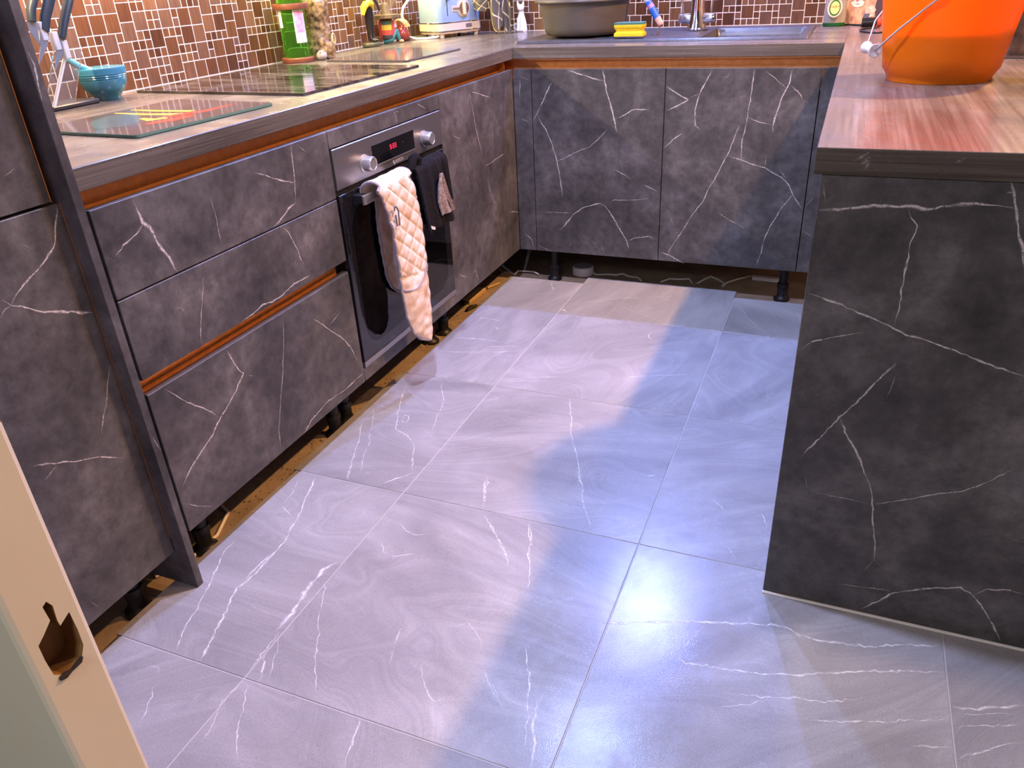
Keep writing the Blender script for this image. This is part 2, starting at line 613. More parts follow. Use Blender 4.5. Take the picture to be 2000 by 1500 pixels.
def cut(o, cutter_mb, m):
    """subtract a solid from a mesh object; the cut faces take material m"""
    cme = make_mesh('cutter', cutter_mb, m, Vector((0, 0, 0)))
    co = bpy.data.objects.new('cutter', cme)
    COL.objects.link(co)
    md = o.modifiers.new('cut', 'BOOLEAN')
    md.operation = 'DIFFERENCE'
    md.solver = 'EXACT'
    md.material_mode = 'TRANSFER'
    md.object = co
    bpy.context.view_layer.update()
    me = evaluated_mesh(o)
    o.modifiers.clear()
    o.data = me
    bpy.data.objects.remove(co, do_unlink=True)


def text_mb(s, size, o, xd, yd, depth=0.0006):
    c = bpy.data.curves.new('lettering', 'FONT')
    c.body = s
    c.size = size
    c.align_x = 'CENTER'
    c.align_y = 'CENTER'
    c.extrude = depth
    t = bpy.data.objects.new('lettering', c)
    COL.objects.link(t)
    bpy.context.view_layer.update()
    me = evaluated_mesh(t)
    o, xd, yd = Vector(o), Vector(xd).normalized(), Vector(yd).normalized()
    n = xd.cross(yd)
    mb = MB().add([o + xd * v.co.x + yd * v.co.y + n * v.co.z for v in me.vertices], [tuple(p.vertices) for p in me.polygons])
    bpy.data.objects.remove(t, do_unlink=True)
    bpy.data.meshes.remove(me)
    return mb


VW = 0.36


def vein_strips(mb, axis, val, off, polys, rnd):
    """thin irregular inlays following polylines (pixels projected on the plane of the panel)"""
    for pts, w in polys:
        P = [pl(p, axis, val) for p in pts]
        Q = []
        for a, b in zip(P[:-1], P[1:]):
            k = max(2, int((b - a).length / 0.007))
            for i in range(k):
                Q.append(a.lerp(b, i / k))
        Q.append(P[-1])
        n = len(Q)
        sd = rnd.uniform(0, 100)
        nrm = Vector((0, 0, 0))
        nrm[axis] = 1.0 if axis != 1 else -1.0
        L, R, Cc = [], [], []
        wob = 1.0 if axis != 2 else 2.2
        for i in range(n):
            t = (Q[min(i + 1, n - 1)] - Q[max(i - 1, 0)])
            t = t.normalized() if t.length > 1e-9 else Vector((0, 0, 1))
            s = nrm.cross(t).normalized()
            j = noise.noise(Vector((i * 0.83, sd, 0))) * 0.0024 + noise.noise(Vector((i * 0.12, sd, 7))) * 0.0026
            ww = w * VW * max(0.2, 0.8 + 1.0 * noise.noise(Vector((i * 0.3, sd, 3))))
            taper = min(1.0, (i + 1) / 4, (n - i) / 4)
            ww *= 0.35 + 0.65 * taper
            c = Q[i] + s * (j * wob)
            ww *= 1.95
            k = 0.45 * noise.noise(Vector((i * 0.5, sd, 11)))
            L.append(c + s * ww + nrm * off)
            Cc.append(c + s * (ww * k) + nrm * off)
            R.append(c - s * ww + nrm * off)
        mb.add(L + Cc + R, [(i, i + 1, n + i + 1, n + i) for i in range(n - 1)] + [(n + i, n + i + 1, 2 * n + i + 1, 2 * n + i) for i in range(n - 1)])
        ends = [min(1.0, 0.25 + i / 5, 0.25 + (n - 1 - i) / 5) for i in range(n)]
        mb.fade += [0.0] * n + ends + [0.0] * n
    return mb


# ------------------------------------------------------------------ room shell
XW, YW = -0.75, 0.82            # left and back wall faces
ZW, TH = 0.8825, 0.0397         # worktop top and thickness
ZT, ZB = 0.809, 0.1078          # top and bottom of the door fronts
ZS = -0.035                     # old floor under the units, tiles finish at z = 0

floor = obj('floor', MB().box(-0.85, 3.4, -4.6, 0.92, -0.12, ZS), SUBFLOOR, kind='structure')
wall_left = obj('wall_left', MB().box(XW - 0.1, XW, -2.67, 0.92, ZS, 2.42), GROUT_WALL, kind='structure')
wall_back = obj('wall_back', MB().box(XW, 3.4, YW, YW + 0.1, ZS, 2.42), GROUT_WALL, kind='structure')
obj('wall_right', MB().box(3.4, 3.5, -4.6, 0.92, ZS, 2.42), PAINT, kind='structure')
obj('wall_front', MB().box(XW, 0.62, -2.66, -2.57, ZS, 2.42), PAINT, kind='structure')
obj('ceiling', MB().box(-0.85, 3.5, -4.6, 0.92, 2.42, 2.5), CEIL, kind='structure')

# floor tiles, grouted on a raised bed
JX = [-0.04, 0.288, 0.889, 1.487, 2.087, 2.687, 3.287]
JY = [-0.04, -0.362, -0.958, -1.542, -2.147, -2.75, -3.35]
BACK = [-0.043, 0.027, -0.038, -0.038, -0.038, -0.038]
LEFT = [-0.036, -0.030, -0.046, -0.036, -0.024, -0.024]
tiles = {}
G = 0.00125
for ci in range(6):
    for ri in range(6):
        x0 = (LEFT[ri] if ci == 0 else JX[ci]) + G
        x1 = JX[ci + 1] - G
        y1 = (BACK[ci] if ri == 0 else JY[ri]) - G
        y0 = JY[ri + 1] + G
        c = ((x0 + x1) / 2, (y0 + y1) / 2, -0.010)
        tiles[ci, ri] = obj('floor_tile', MB().box(x0, x1, y0, y1, -0.010, 0.0, 0.0008), TILE, parent=floor, loc=c)
g = MB()
for x in JX[1:-1]:
    g.box(x - G, x + G, -3.35, -0.045, -0.010, -0.0012)
for y in JY[1:-1]:
    g.box(-0.02, 3.28, y - G, y + G, -0.010, -0.0013)
obj('grout', g, GROUT_FLOOR, parent=floor)
obj('adhesive_bed', MB().box(-0.018, 3.28, -3.34, -0.052, ZS, -0.0101).box(0.30, 0.88, -0.052, 0.012, ZS, -0.0101), BED, parent=floor)

A = lambda pts: cp(900, 500, 2.5, pts)
B = lambda pts: cp(900, 900, 1.8182, pts)
C4 = lambda pts: cp(200, 900, 2.5, pts)
D6 = lambda pts: cp(560, 540, 3.261, pts)
E5 = lambda pts: cp(880, 440, 2.7027, pts)
tile_veins = [
    (A([(530, 690), (540, 860), (570, 1000), (595, 1130), (605, 1230), (640, 1330)]), 3.2),
    (A([(117, 1080), (110, 1228)]), 2.6), (A([(190, 612), (400, 612)]), 2.6), (A([(205, 600), (350, 596), (505, 586)]), 2.0),
    (A([(340, 1300), (335, 1480)]), 4.5), (A([(790, 592), (980, 584), (1163, 578)]), 3.2),
    (A([(1122, 715), (1150, 768)]), 4.0), (A([(1142, 690), (1172, 765)]), 2.2),
    (A([(2, 403), (100, 405), (190, 418)]), 2.6), (A([(2, 470), (160, 468), (288, 465)]), 2.2),
    (A([(452, 292), (560, 294), (640, 300)]), 2.6), (A([(915, 375), (920, 400), (945, 415)]), 2.6),
    (A([(370, 490), (400, 472), (440, 470)]), 1.8), (A([(860, 1500), (870, 1480)]), 1.0),
    (A([(690, 1365), (800, 1335), (890, 1300)]), 5.0), (A([(880, 1080), (975, 1065)]), 3.0),
    (B([(500, 575), (700, 575), (900, 572), (1000, 580), (1130, 585), (1200, 615), (1260, 640), (1330, 650), (1500, 655), (1702, 655)]), 5.5),
    (B([(740, 690), (800, 715), (930, 740), (1080, 755), (1200, 760), (1400, 750), (1560, 748), (1712, 750)]), 4.6),
    (B([(940, 825), (1080, 840), (1210, 845), (1290, 855), (1430, 850)]), 3.2),
    (B([(1100, 850), (1010, 862), (900, 880)]), 2.4), (B([(1230, 915), (1330, 925), (1480, 925), (1730, 915)]), 3.4),
    (B([(1745, 875), (1850, 880), (1995, 870)]), 6.0), (B([(1750, 905), (1990, 900)]), 2.2),
    (B([(1600, 1010), (1745, 1020)]), 3.0), (B([(1765, 1060), (1900, 1020), (1995, 1000)]), 3.0),
    (B([(1755, 950), (1990, 935)]), 2.4), (B([(760, 680), (840, 610), (860, 590)]), 2.4),
    (B([(232, 650), (242, 800), (226, 1028)]), 3.6), (B([(275, 835), (252, 1088)]), 5.0), (B([(248, 215), (241, 460)]), 4.0),
    (B([(1225, 640), (1180, 610)]), 5.0), (B([(880, 120), (950, 190)]), 2.2), (B([(1060, 170), (1090, 240)]), 2.4),
    (B([(930, 300), (980, 350)]), 2.2), (B([(80, 720), (150, 900)]), 2.4), (B([(90, 200), (170, 360)]), 2.4),
    (C4([(1040, 80), (960, 260), (900, 380), (830, 460), (760, 540), (660, 620), (600, 750), (550, 840), (475, 980)]), 5.6),
    (C4([(830, 450), (770, 510), (700, 580)]), 6.5),
    (C4([(650, 380), (590, 450), (540, 570), (480, 680), (420, 800), (345, 935)]), 4.2),
    (C4([(1222, 5), (1195, 92)]), 2.4), (C4([(960, 90), (930, 160), (870, 220)]), 2.4),
    (C4([(870, 220), (900, 250), (930, 290)]), 3.0),
    (C4([(1150, 495), (1080, 530), (1010, 620), (960, 690), (900, 770), (860, 830)]), 11.0),
    (C4([(860, 830), (800, 920), (705, 1045)]), 2.6),
    (C4([(805, 935), (785, 1000), (767, 1078)]), 4.6), (C4([(870, 850), (845, 950), (815, 1080)]), 2.8),
    (C4([(1260, 1245), (1220, 1350), (1185, 1498)]), 5.0),
    (C4([(1450, 300), (1480, 345), (1530, 362), (1610, 355)]), 2.6), (C4([(1360, 385), (1375, 440), (1430, 470), (1535, 455)]), 3.4),
    (C4([(1540, 55), (1440, 85), (1335, 122)]), 4.2), (C4([(1872, 80), (1862, 232)]), 2.6),
    (C4([(1860, 250), (1930, 370), (1990, 520)]), 2.6), (C4([(700, 1090), (680, 1220), (650, 1380), (640, 1495)]), 2.6),
    (C4([(640, 1120), (580, 1190), (520, 1330), (480, 1380)]), 2.6), (C4([(690, 1075), (600, 1160), (560, 1210)]), 3.2),
    (C4([(510, 1115), (440, 1170)]), 5.0), (C4([(265, 1080), (230, 1170), (180, 1290)]), 2.2), (C4([(270, 1370), (232, 1420)]), 3.0),
    (C4([(220, 1000), (262, 1005), (285, 1030)]), 4.0), (C4([(1090, 590), (1060, 780), (1040, 960), (1050, 1150)]), 2.2),
    (C4([(1700, 820), (1780, 790), (1840, 860), (1850, 940)]), 2.4), (C4([(1560, 980), (1570, 1100), (1620, 1180), (1680, 1150)]), 2.4),
    (C4([(1480, 790), (1420, 920), (1390, 1010)]), 2.2), (C4([(1870, 1010), (1930, 1180)]), 2.4), (C4([(1500, 960), (1520, 1000), (1535, 960)]), 2.4),
    (D6([(755, 690), (725, 800), (700, 900), (695, 980), (770, 1020), (803, 1070), (790, 1240)]), 3.4),
    (D6([(985, 680), (1000, 780), (960, 900), (920, 985)]), 2.4), (D6([(485, 930), (440, 1100), (385, 1300)]), 3.2),
    (D6([(560, 830), (540, 960), (470, 1250)]), 2.2), (D6([(735, 905), (750, 880), (775, 890), (770, 925), (740, 930), (735, 905)]), 3.0),
    (D6([(860, 980), (900, 1000), (960, 990), (1060, 960)]), 2.2), (D6([(1295, 328), (1320, 318), (1348, 330), (1330, 342), (1298, 330)]), 3.2),
    (D6([(1055, 390), (1200, 395), (1380, 418)]), 2.6), (D6([(980, 478), (1200, 482), (1500, 480)]), 2.4), (D6([(1200, 255), (1290, 270), (1380, 290)]), 3.4),
    (D6([(1260, 445), (1500, 445)]), 2.2), (D6([(1275, 1260), (1255, 1480)]), 2.8),
    (E5([(535, 300), (540, 350)]), 2.2), (E5([(575, 432), (610, 455), (635, 465)]), 5.0), (E5([(610, 415), (900, 385), (1200, 375)]), 2.0),
    (E5([(600, 425), (800, 400), (930, 440), (1130, 520)]), 1.6), (E5([(1500, 400), (1600, 520), (1660, 560)]), 1.6),
    (E5([(1820, 450), (1845, 500)]), 2.4), (E5([(1060, 560), (1050, 590), (1075, 610)]), 2.4),
]
rnd = random.Random(5)
by_tile = {}
for pts, w in tile_veins:
    a = pl(pts[len(pts) // 2], 2, 0.0).lerp(pl(pts[len(pts) // 2 - 1], 2, 0.0), 0.5)
    ci = max(0, sum(1 for x in JX[1:-1] if a.x > x))
    ri = max(0, sum(1 for y in JY[1:-1] if a.y < y))
    by_tile.setdefault((ci, ri), []).append((pts, w * 0.001))
for k, polys in by_tile.items():
    obj('veining', vein_strips(MB(), 2, 0.0, 0.0003, polys, rnd), TVEIN, parent=tiles[k], kind='stuff')

# mosaic splashback: large and small squares, packed at random
PITCH, GAP = 0.0252, 0.0030


def mosaic(wall, n_u, n_z, place, is_visible, near, seed):
    r = random.Random(seed)
    grid = [[0] * n_z for _ in range(n_u)]
    cells = []
    for i in range(n_u):
        for k in range(n_z):
            if grid[i][k]:
                continue
            if i + 1 < n_u and k + 1 < n_z and not grid[i + 1][k] and not grid[i][k + 1] and not grid[i + 1][k + 1] and r.random() < 0.42:
                for a in (0, 1):
                    for b in (0, 1):
                        grid[i + a][k + b] = 1
                cells.append((i, k, 2))
            else:
                grid[i][k] = 1
                cells.append((i, k, 1))
    vis = [c for c in cells if is_visible(c)]
    vis.sort(key=lambda c: (-c[2], near(c)))
    single = set(vis[:300])
    meshes = {}
    for s in (1, 2):
        w = s * PITCH - GAP
        meshes[s] = make_mesh('mosaic_tile', place(None, w), MOSAIC, Vector((0, 0, 0)))
    rest = MB()
    for c in cells:
        p, w = place(c, None)
        if c in single:
            o = bpy.data.objects.new('mosaic_tile', meshes[c[2]])
            COL.objects.link(o)
            o.parent = wall
            o.location = p
        else:
            t = place(None, c[2] * PITCH - GAP)
            rest.add([v + p for v in t.v], t.f)
    obj('mosaic_field', rest, MOSAIC, parent=wall, kind='stuff')


def left_place(c, w):
    if c is None:
        return MB().box(0, 0.0012, 0, w, 0, w, 0.0004)
    return Vector((XW, -1.975 + c[0] * PITCH, ZW + 0.003 + c[1] * PITCH)), None


def back_place(c, w):
    if c is None:
        return MB().box(0, w, -0.0012, 0, 0, w, 0.0004)
    return Vector((XW + 0.006 + c[0] * PITCH, YW, ZW + 0.003 + c[1] * PITCH)), None


mosaic(wall_left, 110, 18, left_place, lambda c: -1.975 + c[0] * PITCH > -1.45 and c[1] * PITCH < 0.235 - 0.03 * c[0] * PITCH, lambda c: c[0], 3)
mosaic(wall_back, 104, 18, back_place, lambda c: c[1] * PITCH < 0.14 - 0.022 * c[0] * PITCH and c[0] < 86, lambda c: -c[0], 8)


# ------------------------------------------------------------------ cabinet run
def leg(parent, x, y, z1=ZB):
    obj('leg', MB().lathe([(0.030, ZS), (0.030, ZS + 0.008), (0.022, ZS + 0.014), (0.0185, ZS + 0.02), (0.0185, ZS + 0.05), (0.021, ZS + 0.052), (0.021, ZS + 0.068), (0.016, ZS + 0.07), (0.016, z1)], (x, y, 0), 16), BLACKPLASTIC, parent=parent, smooth=40)


def front(parent, name, axis, a0, a1, z0, z1, polys, seed, bev=0.0012, plane=0.0, label=None):
    """one 19 mm front; axis 0: faces +X (a along Y), axis 1: faces -Y (a along X)"""
    mb = MB()
    if axis == 0:
        mb.box(plane - 0.019, plane, a0, a1, z0, z1, bev)
    else:
        mb.box(a0, a1, plane, plane + 0.019, z0, z1, bev)
    o = obj(name, mb, STONE, parent=parent, label=label)
    if polys:
        obj('veining', vein_strips(MB(), axis, plane, 0.0003, [(p, w * 0.001) for p, w in polys], random.Random(seed)), VEIN, parent=o, kind='stuff')
    return o


K = lambda pts: cp(160, 380, 3.572, pts)
S7 = lambda pts: cp(280, 520, 2.83, pts)
C8 = lambda pts: cp(840, 120, 3.127, pts)
R3 = lambda pts: cp(980, 60, 2.857, pts)
E6 = lambda pts: cp(1450, 280, 2.885, pts)
E8 = lambda pts: cp(1400, 900, 2.5, pts)
T3 = lambda pts: cp(0, 300, 3.0, pts)
T8 = lambda pts: cp(0, 780, 3.0, pts)

# --- drawers
dc = thing('drawer_cabinet', 'dark stone-effect drawer unit with copper finger rail, between tall panel and oven', 'cabinet', (-0.3, -1.58, ZS))
obj('body', MB().box(-0.56, -0.05, -1.936, -1.224, ZB + 0.002, 0.766), CARCASS, parent=dc)
front(dc, 'drawer_front', 0, -1.937, -1.223, 0.6425, ZT, [
    (K([(345, 30), (375, 80), (425, 190), (470, 230), (520, 310), (560, 380), (610, 440), (640, 510), (668, 540)]), 5.2),
    (K([(425, 200), (380, 270), (290, 355), (235, 430)]), 3.4), (K([(895, 5), (925, 120), (950, 230), (965, 300), (978, 368)]), 2.2),
    (K([(1495, 50), (1440, 100), (1420, 140), (1380, 185), (1338, 226)]), 4.0), (K([(1500, 60), (1508, 140)]), 2.0),
    ([(568, 283), (572, 320), (576, 358), (577, 392)], 3.2), ([(497, 338), (540, 350), (577, 358)], 3.2), ([(579, 282), (602, 300)], 2.2),
    (K([(165, 430), (230, 468)]), 2.2)], 1)
front(dc, 'drawer_front', 0, -1.937, -1.223, 0.476, 0.6395, [
    (K([(1402, 232), (1440, 265), (1470, 320), (1510, 390), (1530, 450), (1555, 495)]), 4.0),
    (K([(1590, 565), (1480, 620), (1400, 700), (1330, 745), (1265, 765), (1200, 825), (1115, 885)]), 4.0),
    (K([(850, 555), (840, 600), (845, 660), (838, 740), (828, 900), (832, 1040)]), 2.4), (K([(655, 650), (660, 715)]), 2.0),
    (K([(640, 800), (690, 795), (730, 850)]), 2.2), (K([(1268, 735), (1266, 765)]), 1.8)], 2)
front(dc, 'drawer_front', 0, -1.937, -1.223, ZB, 0.4435, [
    (S7([(462, 465), (500, 530), (530, 578), (555, 588), (500, 710), (420, 850), (388, 915), (380, 935), (310, 1040), (255, 1130), (215, 1218)]), 4.6),
    (S7([(118, 675), (190, 720), (255, 760), (330, 785), (380, 805), (415, 840)]), 2.8),
    (S7([(935, 290), (1000, 330), (1060, 370), (1115, 410), (1145, 450), (1185, 530)]), 3.4),
    (S7([(1215, 590), (1150, 650), (1100, 690), (1010, 755), (930, 850), (884, 930)]), 3.8),
    (S7([(770, 290), (775, 400), (770, 560), (762, 700), (750, 900), (758, 1025)]), 1.9), (S7([(1085, 255), (1050, 300), (1025, 330)]), 2.2),
    (S7([(580, 604), (610, 600)]), 4.0), (S7([(215, 1312), (300, 1330), (385, 1325)]), 2.2)], 3)
obj('finger_rail', MB().box(-0.036, -0.033, -1.934, -1.232, 0.43, 0.474).box(-0.036, -0.019, -1.934, -1.232, 0.470, 0.474).box(-0.036, -0.021, -1.934, -1.232, 0.43, 0.434), COPPER, parent=dc, label='brown copper finger rail')
obj('front_edging', MB().box(-0.018, -0.001, -1.936, -1.224, 0.4436, 0.4450), STEEL, parent=dc)
leg(dc, -0.072, -1.305)
leg(dc, -0.080, -1.845)

# --- oven housing
oc = thing('oven_housing', 'dark stone-effect oven housing with thin strips above and below the oven', 'cabinet', (-0.3, -0.92, ZS))
obj('side_board', MB().box(-0.56, -0.045, -1.222, -1.204, ZB + 0.002, 0.766), CARCASS, parent=oc)
obj('side_board', MB().box(-0.56, -0.045, -0.634, -0.616, ZB + 0.002, 0.766), CARCASS, parent=oc)
obj('shelf', MB().box(-0.56, -0.045, -1.204, -0.634, ZB + 0.002, 0.128), CARCASS, parent=oc)
front(oc, 'filler_strip', 0, -1.2205, -0.6155, 0.7655, ZT, [(cp(620, 180, 5, [(735, 178), (765, 225), (780, 293)]), 3.4), (cp(620, 180, 5, [(970, 110), (1060, 160)]), 2.2), (cp(620, 180, 5, [(750, 205), (790, 190)]), 2.0)], 4)
front(oc, 'filler_strip', 0, -1.2205, -0.6155, ZB, 0.1470, [], 5)
leg(oc, -0.094, -0.66)
leg(oc, -0.080, -1.235)

# --- corner unit on the left run
cc = thing('corner_cabinet', 'brownish stone-effect corner cupboard with one tall door, beside the oven', 'cabinet', (-0.3, -0.3, ZS))
obj('body', MB().box(-0.56, -0.05, -0.612, 0.0, ZB + 0.002, 0.766), CARCASS, parent=cc)
front(cc, 'door', 0, -0.6135, -0.0965, ZB, ZT, [
    (C8([(235, 165), (260, 290), (280, 410), (320, 575)]), 3.6), (C8([(245, 180), (370, 222)]), 2.8), (C8([(455, 560), (370, 620), (330, 640)]), 2.6),
    (C8([(345, 700), (360, 760), (375, 830), (405, 880)]), 2.2), (C8([(135, 450), (190, 475)]), 2.2), (C8([(265, 1255), (300, 1340)]), 2.6),
    (C8([(175, 1300), (230, 1320)]), 2.8), (C8([(165, 650), (140, 720)]), 2.0), (C8([(180, 1210), (165, 1270)]), 2.0)], 6)
front(cc, 'filler_strip', 0, -0.0950, -0.0005, ZB, ZT, [(C8([(485, 915), (540, 920)]), 2.8), (C8([(470, 130), (455, 250)]), 2.2)], 7)
leg(cc, -0.083, -0.575)

# --- sink cabinet on the back run
sc = thing('sink_cabinet', 'dark stone-effect double door cupboard with white veins under the sink', 'cabinet', (0.58, 0.3, ZS))
obj('body', MB().box(0.03, 1.14, 0.030, 0.58, ZB + 0.002, 0.66), CARCASS, parent=sc)
front(sc, 'filler_strip', 1, 0.0015, 0.0735, ZB, ZT, [
    (C8([(550, 90), (545, 220)]), 2.6), (C8([(550, 90), (608, 118)]), 2.6), (C8([(570, 1045), (615, 1080), (638, 1140)]), 4.0), (C8([(552, 350), (615, 370)]), 2.6)], 8)
front(sc, 'door', 1, 0.0760, 0.5795, ZB, ZT, [
    (R3([(370, 217), (450, 245), (515, 268), (570, 280)]), 4.0), (R3([(563, 217), (575, 290), (600, 390), (625, 480), (640, 575)]), 5.6),
    (R3([(630, 495), (690, 465), (740, 437), (830, 442)]), 3.4), (R3([(285, 275), (240, 370), (195, 465), (172, 500)]), 3.4),
    (R3([(200, 475), (250, 560), (285, 650), (310, 730), (330, 840), (340, 930)]), 3.8), (R3([(310, 730), (400, 685), (490, 648), (540, 605), (590, 550)]), 2.8),
    (R3([(620, 770), (690, 805), (730, 840)]), 2.6), (R3([(790, 860), (840, 885), (876, 903)]), 3.6),
    (R3([(325, 1115), (400, 1025), (450, 990), (545, 963), (580, 985), (620, 1040), (660, 1110), (700, 1180), (715, 1230)]), 4.8),
    (R3([(600, 965), (620, 945), (700, 945), (830, 935)]), 2.2), (R3([(700, 1175), (740, 1158), (820, 1147), (862, 1168)]), 3.4), (R3([(245, 1015), (400, 1015)]), 2.0),
    (R3([(375, 1200), (390, 1180)]), 3.0), (R3([(545, 1185), (580, 1250)]), 2.6), (R3([(205, 1180), (215, 1200), (280, 1235)]), 2.4)], 9)
front(sc, 'door', 1, 0.5820, 1.0915, ZB, ZT, [
    (R3([(920, 312), (980, 350), (1040, 385), (980, 420), (914, 450)]), 4.4), (R3([(1175, 217), (1140, 280), (1105, 350), (1080, 440), (1080, 530), (1110, 555)]), 4.4),
    (R3([(1105, 350), (1050, 375)]), 2.6), (R3([(907, 658), (960, 600), (1020, 567)]), 3.0), (R3([(1410, 217), (1395, 330), (1370, 480), (1345, 610), (1333, 720)]), 3.8),
    (R3([(1370, 480), (1440, 510), (1510, 525)]), 3.6), (R3([(1470, 225), (1540, 280), (1585, 320)]), 3.6), (R3([(1620, 217), (1605, 290), (1560, 380), (1515, 525), (1510, 570)]), 5.6),
    (R3([(1615, 305), (1665, 355), (1690, 405)]), 3.6), (R3([(1330, 525), (1300, 590), (1260, 690), (1210, 790), (1150, 890), (1125, 950), (1060, 1030), (1000, 1130), (960, 1180), (925, 1245)]), 3.6),
    (R3([(1265, 700), (1340, 722), (1410, 750), (1470, 765), (1560, 820), (1600, 860), (1630, 920), (1672, 995)]), 3.6), (R3([(1470, 765), (1475, 690)]), 2.2),
    (R3([(1630, 905), (1570, 980), (1500, 1090), (1465, 1160), (1440, 1260), (1418, 1318)]), 4.4), (R3([(880, 1232), (925, 1248), (990, 1285), (1018, 1298)]), 4.4),
    (R3([(1540, 760), (1590, 830)]), 2.0), (R3([(1205, 1015), (1370, 1115)]), 2.2), (R3([(912, 980), (960, 1085)]), 2.2), (R3([(1240, 20), (1241, 21)]), 0.5),
    (R3([(1280, 217), (1260, 255), (1210, 262)]), 2.2)], 10)
front(sc, 'filler_strip', 1, 1.0945, 1.1600, ZB, ZT, [(R3([(1690, 985), (1745, 925)]), 2.4), (R3([(1675, 1115), (1735, 1150)]), 2.6)], 11)
leg(sc, 0.130, 0.060)
leg(sc, 1.052, 0.073)

# --- copper finger rails under the worktop (open C profile)
def rail_left(y0, y1):
    return MB().box(-0.050, -0.047, y0, y1, 0.770, 0.8425).box(-0.050, -0.020, y0, y1, 0.8385, 0.8425).box(-0.050, -0.021, y0, y1, 0.770, 0.774)


r1 = thing('finger_rail', 'copper finger rail under the worktop above the drawers and oven', 'rail', (-0.04, -0.95, 0.79))
obj('profile', rail_left(-1.934, 0.0465), COPPER, parent=r1, loc=(-0.04, -0.95, 0.79))
obj('corner_cap', MB().box(-0.0465, -0.020, -0.030, -0.026, 0.774, 0.8385), COPPER, parent=r1)
r2 = thing('finger_rail', 'copper finger rail above the two sink cupboard doors', 'rail', (0.56, 0.04, 0.79))
obj('profile', MB().box(-0.0465, 1.158, 0.047, 0.050, 0.770, 0.8425).box(-0.019, 1.158, 0.020, 0.050, 0.8385, 0.8425).box(-0.019, 1.158, 0.021, 0.050, 0.770, 0.774), COPPER, parent=r2, loc=(0.56, 0.04, 0.79))

# --- tall unit and its end panel
tc_ = thing('tall_cabinet', 'tall dark stone-effect cupboard with upright copper finger rail', 'cabinet', (-0.3, -2.25, ZS))
obj('body', MB().box(-0.60, -0.05, -2.54, -2.000, 0.10, 2.20), CARCASS, parent=tc_)
front(tc_, 'door', 0, -2.545, -1.9870, 0.0935, 0.8365, [
    (T3([(330, 300), (325, 400), (320, 520), (300, 570), (240, 660), (160, 750), (100, 820), (65, 885)]), 4.2),
    (T3([(10, 860), (65, 890), (150, 905), (260, 930), (350, 928), (440, 930), (545, 935)]), 4.6), (T3([(65, 890), (30, 910), (0, 960)]), 3.0),
    (T3([(125, 520), (180, 555)]), 2.0), (T3([(650, 1220), (635, 1330), (620, 1490)]), 2.2), (T8([(200, 385), (320, 378), (460, 355), (580, 340), (715, 342)]), 2.8),
    (T8([(340, 388), (265, 470)]), 2.4), (T8([(625, 0), (605, 110), (595, 200)]), 2.2), (T8([(535, 1185), (580, 1220)]), 3.0)], 12)
front(tc_, 'door', 0, -2.545, -2.0010, 0.8415, 2.19, [(T3([(85, 85), (30, 130)]), 2.2)], 13)
obj('finger_rail', MB().box(-0.030, -0.027, -1.9995, -1.986, 0.13, 2.19).box(-0.027, -0.0005, -2.0005, -1.9985, 0.8415, 2.19).box(-0.0190, -0.0005, -1.9866, -1.9850, 0.13, 0.8365), COPPER, parent=tc_, label='upright copper finger rail')
leg(tc_, -0.075, -2.055, 0.10)
tp = thing('end_panel', 'tall slim dark stone-effect end panel between tall cupboard and drawers', 'panel', (-0.28, -1.976, 0.0))
obj('board', MB().box(-0.60, 0.0305, -1.9842, -1.9680, 0.0005, 2.20, 0.0006), STONE, parent=tp)
edge = obj('edging', MB().box(0.0305, 0.0320, -1.9842, -1.9680, 0.0005, 2.20, 0.0003), STONE, parent=tp)
obj('veining', vein_strips(MB(), 0, 0.032, 0.0003, [(cp(0, 0, 3.571, [(200, 360), (240, 450), (270, 580), (293, 700)]), 0.003), (T8([(895, 220), (945, 300)]), 0.002)], random.Random(4)), VEIN, parent=edge, kind='stuff')

